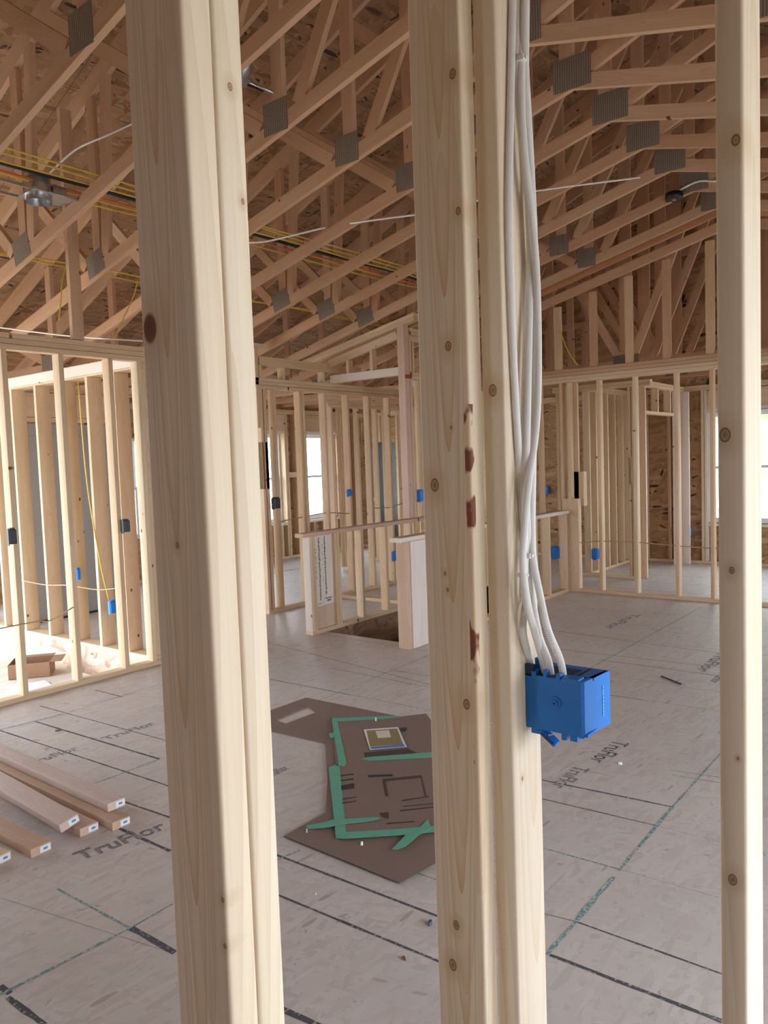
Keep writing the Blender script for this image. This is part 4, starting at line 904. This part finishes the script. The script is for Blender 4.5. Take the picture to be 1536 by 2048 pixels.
# ================================================================== LUMBER PILE
def pile(p_end, d, L, label, z=0.0, roll=0.0, mat=None, tagpos=.02, up=(0, 0, 1)):
    d = Vector(d).normalized(); p0 = Vector((p_end[0], p_end[1], z+T/2+.001)); p1 = p0+d*L
    o = lumber('board', p0, p1, T, D, Vector(up), mat or M_pink, bev=.003); tag(o, label, 'board', 'boards in the pile on the floor')
    # end tag: small white stapled label with print, flat on the sawn end
    mb = MB(); mb.box(-.013, .013, tagpos-.024, tagpos+.022, -.0012, -.0004, M_paper); mb.box(-.005, .005, tagpos-.010, tagpos+.009, -.0016, -.0011, M_blueprint)
    bmesh.ops.recalc_face_normals(mb.bm, faces=mb.bm.faces); me = bpy.data.meshes.new('end_tag'); mb.bm.to_mesh(me); mb.bm.free()
    for m in mb.mats: me.materials.append(m)
    t = bpy.data.objects.new('end_tag', me); C.objects.link(t); t.parent = o; t['label'] = 'white stapled end tag'
    return o
pile((1.915, 3.055), (.02, 1, 0), 3.6, 'bottom board with the tag farthest right in the pile', 0.0)
pile((1.800, 3.125), (.0, 1, 0), 3.2, 'bottom board in the middle of the pile, tag on its sawn end', 0.0)
pile((1.965, 3.165), (.02, 1, 0), 3.6, 'top right board of the pile, dark knot near its tagged end', .040, mat=M_lilac)
pile((1.735, 3.17), (.06, 1, 0), 1.7, 'top board of the pile with cloudy purple-grey face', .042, up=(-.25, 0, 1), mat=M_lilac)
pile((1.58, 3.13), (-.02, 1, 0), 2.6, 'pinkish board lying apart at the left of the pile', 0.0)
pile((1.44, 3.19), (-.12, 1, 0), 2.4, 'yellowish board at the left edge of the pile', 0.0, mat=M_wood)

# ================================================================== FLOOR PROTECTION BOARDS AND TAPE
def sheet(name, px, z, label, th=.004, holes=None, mat=M_card, cat='floor board'):
    pts = [fl(*p, z) for p in px]; pts = [Vector((p.x, p.y, z)) for p in pts]
    ar = sum(pts[i].x*pts[(i+1) % len(pts)].y-pts[(i+1) % len(pts)].x*pts[i].y for i in range(len(pts)))
    if ar < 0: pts = pts[::-1]
    mb = MB(); mb.mi(mat)
    if holes:
        hp = [Vector((*fl(*q, z).xy, z)) for q in holes[0]]
        # ring of quads between the outline and the hole, matched by angle about the hole centre
        bmv = mb.bm; o_ = [bmv.verts.new(p) for p in pts]; h_ = [bmv.verts.new(p) for p in hp]
        es = [bmv.edges.new((a[i], a[(i+1) % len(a)])) for a in (o_, h_) for i in range(len(a))]
        r = bmesh.ops.triangle_fill(bmv, use_beauty=True, edges=es)
        ex = bmesh.ops.extrude_face_region(bmv, geom=list(bmv.faces))
        for v in [g for g in ex['geom'] if isinstance(g, bmesh.types.BMVert)]: v.co.z -= th
    else: mb.slab(pts, th, mat, M_cardd)
    o = mb.build(name, loc=pts[0]); tag(o, label, cat); return o
sheet('protection_board', [(612, 1395), (800, 1433), (690, 1496), (497, 1452), (505, 1436), (540, 1421)], .005, 'brown floor protection sheet with an oblong cut-out, farthest of the group', holes=[[(552, 1440), (614, 1413), (631, 1425), (572, 1447)]])
sheet('protection_board', [(650, 1482), (655, 1560), (651, 1625), (568, 1672), (798, 1765), (935, 1688), (930, 1480), (700, 1470)], .010, 'large brown floor protection sheet lying diagonally under the taped one')
S4 = sheet('taped_board', [(663, 1437), (800, 1433), (852, 1427), (880, 1462), (930, 1500), (935, 1650), (675, 1676), (664, 1600), (658, 1533), (672, 1528)], .016, 'brown sheet edged with green masking tape, cut-outs and dark scribbles on it', cat='floor board')
def onS(px, z=.0175, m=M_tape, nm='tape', par=S4, label=None):
    mb = MB(); pts = [Vector((*fl(*p, z).xy, z)) for p in px]
    ar = sum(pts[i].x*pts[(i+1) % len(pts)].y-pts[(i+1) % len(pts)].x*pts[i].y for i in range(len(pts)))
    if ar < 0: pts = pts[::-1]
    mb.slab(pts, .0009, m); o = mb.build(nm, parent=par)
    if label: o['label'] = label
    return o
TG = 'green masking tape'
onS([(664, 1440), (674, 1437), (693, 1525), (690, 1532), (672, 1531), (677, 1526)], label=TG); onS([(657, 1534), (676, 1528), (680, 1535), (692, 1665), (672, 1676), (664, 1600)], label=TG)
onS([(664, 1436), (790, 1431), (800, 1434), (765, 1438), (667, 1443)], .018, label=TG); onS([(672, 1676), (690, 1664), (780, 1659), (888, 1650), (888, 1662), (800, 1670), (690, 1677)], .0185, label=TG)
onS([(722, 1518), (735, 1514), (878, 1503), (890, 1506), (882, 1514), (740, 1521)], .018, label=TG); onS([(868, 1508), (885, 1505), (890, 1540), (880, 1530)], .0185, label=TG)
onS([(612, 1651), (650, 1644), (665, 1639), (757, 1634), (760, 1638), (735, 1643), (690, 1648), (650, 1655), (616, 1657)], .019, label=TG)
onS([(784, 1698), (812, 1669), (826, 1667), (856, 1638), (860, 1652), (878, 1650), (840, 1668), (812, 1692), (793, 1699)], .0195, label=TG)
onS([(657, 1468), (668, 1464), (670, 1473), (662, 1476)], .019, label=TG)
for q in ([(728, 1505), (816, 1497), (836, 1507), (732, 1517)], [(765, 1558), (842, 1550), (853, 1592), (850, 1590), (842, 1555), (771, 1562), (776, 1592), (771, 1592)], [(758, 1626), (777, 1624), (777, 1637), (764, 1634)]):
    onS(q, .0175, M_cardd, 'cut_out')
for q in ([(680, 1550), (707, 1547), (707, 1549), (680, 1552)], [(681, 1560), (707, 1556), (707, 1559), (681, 1562)], [(682, 1571), (708, 1566), (708, 1576), (683, 1580)], [(684, 1597), (713, 1593), (713, 1594), (684, 1599)], [(684, 1605), (713, 1601), (713, 1602), (684, 1607)],
          [(804, 1600), (857, 1592), (857, 1593), (804, 1602)], [(805, 1612), (870, 1606), (870, 1607), (805, 1613)], [(736, 1550), (785, 1548), (785, 1552), (737, 1554)], [(800, 1620), (880, 1612), (880, 1613), (800, 1622)], [(773, 1646), (830, 1642), (830, 1643), (773, 1648)]):
    onS(q, .0175, M_char, 'pen_marks')
onS([(802, 1456), (812, 1454), (814, 1459), (808, 1464), (801, 1460)], .0175, M_blackbox, 'pen_arrow')
pp = sheet('leaflet', [(727, 1459), (796, 1454), (814, 1494), (740, 1500)], .019, 'square printed leaflet with olive picture and blue band on the taped sheet', .0008, mat=M_paper, cat='leaflet')
onS([(733, 1461), (794, 1457), (806, 1488), (740, 1493)], .0200, M_olive, 'picture', pp); onS([(740, 1494), (808, 1488), (810, 1493), (743, 1498)], .0200, M_blueprint, 'band', pp); onS([(751, 1462), (778, 1460), (782, 1474), (756, 1476)], .0206, M_white, 'picture_window', pp)

# ================================================================== LEFT OPENING: LANDING, CARTON, PAPER
r = thing('stair_landing', (1.5, 6.5, -.4), 'pale boards of a sunken landing beyond the left wall', 'landing')
for k in range(9):
    beam('deck_board', -1.5, 3.70, 5.52+.24*k, 5.755+.24*k, -.225, -.19, M_land, r)
beam('joist', 3.62, 3.658, 5.52, 7.6, -.40, -.226, M_wood, r)
c = fl(92, 1343, -.06); bxp = Vector((3.42, 6.72, -.188))
r = thing('carton', bxp, 'open brown cardboard carton on the landing behind the left wall', 'carton')
mb = MB(); Mx = Matrix.Translation(bxp) @ Matrix.Rotation(math.radians(-38), 4, 'Z')
mb.box(-.17, .17, -.13, -.126, 0, .13, M_box, M=Mx); mb.box(-.17, .17, .126, .13, 0, .13, M_box, M=Mx); mb.box(-.17, -.166, -.13, .13, 0, .13, M_box, M=Mx); mb.box(.166, .17, -.13, .13, 0, .13, M_box, M=Mx); mb.box(-.17, .17, -.13, .13, 0, .004, M_box, M=Mx)
mb.build('carton_body', parent=r)
mb = MB(); mb.box(-.17, .17, .13, .22, .128, .131, M_box, M=Mx @ Matrix.Translation((0, 0, .0))); mb.build('flap', parent=r)
mb = MB(); mb.box(.17, .27, -.13, .13, .128, .131, M_box, M=Mx); mb.build('flap', parent=r)
mb = MB(); mb.slab([(2.95, 6.15, -.183), (3.30, 6.12, -.180), (3.35, 6.38, -.172), (3.10, 6.50, -.182)], .0015, M_paper); tag(mb.build('paper_sheet', loc=(3.1, 6.3, -.18)), 'crumpled white paper sheet on the landing beside the carton', 'paper')

# ================================================================== DEBRIS
def chip(px, py, s, m, label, name='wood_chip', h=.006):
    p = fl(px, py); R = random.Random(int(px)); mb = MB(); Mx = Matrix.Translation((p.x, p.y, h/2+.001)) @ Matrix.Rotation(R.uniform(0, 3), 4, 'Z')
    n = 6; A = []; B = []
    for k in range(n):
        a = 2*PI*k/n; rr = s*R.uniform(.6, 1.1)
        A.append(mb.bm.verts.new(Mx @ Vector((rr*math.cos(a), rr*.6*math.sin(a), -h/2)))); B.append(mb.bm.verts.new(Mx @ Vector((rr*.8*math.cos(a), rr*.5*math.sin(a), h/2))))
    for k in range(n): mb.bm.faces.new((A[k], A[(k+1) % n], B[(k+1) % n], B[k]))
    mb.bm.faces.new(A[::-1]); mb.bm.faces.new(B); mb.mi(m)
    tag(mb.build(name, loc=p), label, 'debris')
chip(860, 1849, .016, flat('blue_grey_scrap', (0.07, 0.09, 0.13)), 'blue-grey scrap on the floor by the foot of the middle post', 'plastic_scrap', .012)
chip(808, 1918, .012, flat('rust_scrap', (0.25, 0.09, 0.05)), 'reddish bark chip on the nearest black floor line', 'bark_chip')
chip(1241, 1529, .014, M_paper, 'small white scrap on the floor right of the printed words', 'paper_scrap', .012)
chip(632, 1789, .005, M_paper, 'tiny white flake near the left post', 'paper_scrap'); chip(93, 1497, .018, M_wood, 'pale wood chip near the pile of boards'); chip(154, 1443, .014, M_wood, 'pale wood chip below the left wall'); chip(115, 1462, .022, M_rimY, 'dark bark curl on the thick floor line at the left', 'bark_chip')
chip(752, 1447, .006, M_paper, 'tiny white flake on the taped sheet', 'paper_scrap', .036); chip(724, 1695, .008, M_paper, 'white flake on the large brown sheet', 'paper_scrap', .024); chip(614, 1669, .007, M_paper, 'white flake at the left tip of the large brown sheet', 'paper_scrap', .024)
p = fl(1323, 1354); q = fl(1362, 1370); mb = MB(); mb.cyl((p.x, p.y, .006), (q.x, q.y, .006), .005, m=M_blackbox, seg=8); tag(mb.build('pencil_stub', loc=p), 'thin dark stick lying on the floor at the right', 'stick')

# ================================================================== OUTDOORS: a few trees past the windows
def tree(x, y, h, s, label):
    R = random.Random(int(x*7+y)); r = thing('tree', (x, y, -2.7), label, 'tree', 'pale trees outside')
    mb = MB(); mb.cyl((x, y, -2.7), (x, y, h*.5), .18, .08, m=M_box, seg=10); mb.build('trunk', parent=r)
    mb = MB(); mb.mi(M_leaf)
    for k in range(26):
        a = bmesh.ops.create_icosphere(mb.bm, subdivisions=1, radius=s*R.uniform(.25, .5)); o = Vector((x+R.gauss(0, s*.45), y+R.gauss(0, s*.45), h*.6+R.gauss(0, h*.22)))
        for v in a['verts']: v.co = v.co*R.uniform(.8, 1.2)+o
    mb.build('crown', parent=r)
for (x, y, h, s, l) in ((20, 27, 6, 2.4, 'pale tree seen through the right of the paired windows'), (13, 34, 7, 2.4, 'pale tree seen through the left of the paired windows'), (26, 6.5, 6, 2.6, 'pale tree seen through the far room window')): tree(x, y, h, s, l)
for o in bpy.data.objects:
    if o.get('kind') is None and o.parent is None and o.type in ('MESH', 'EMPTY') and not o.get('label'): print('NOLABEL', o.name)
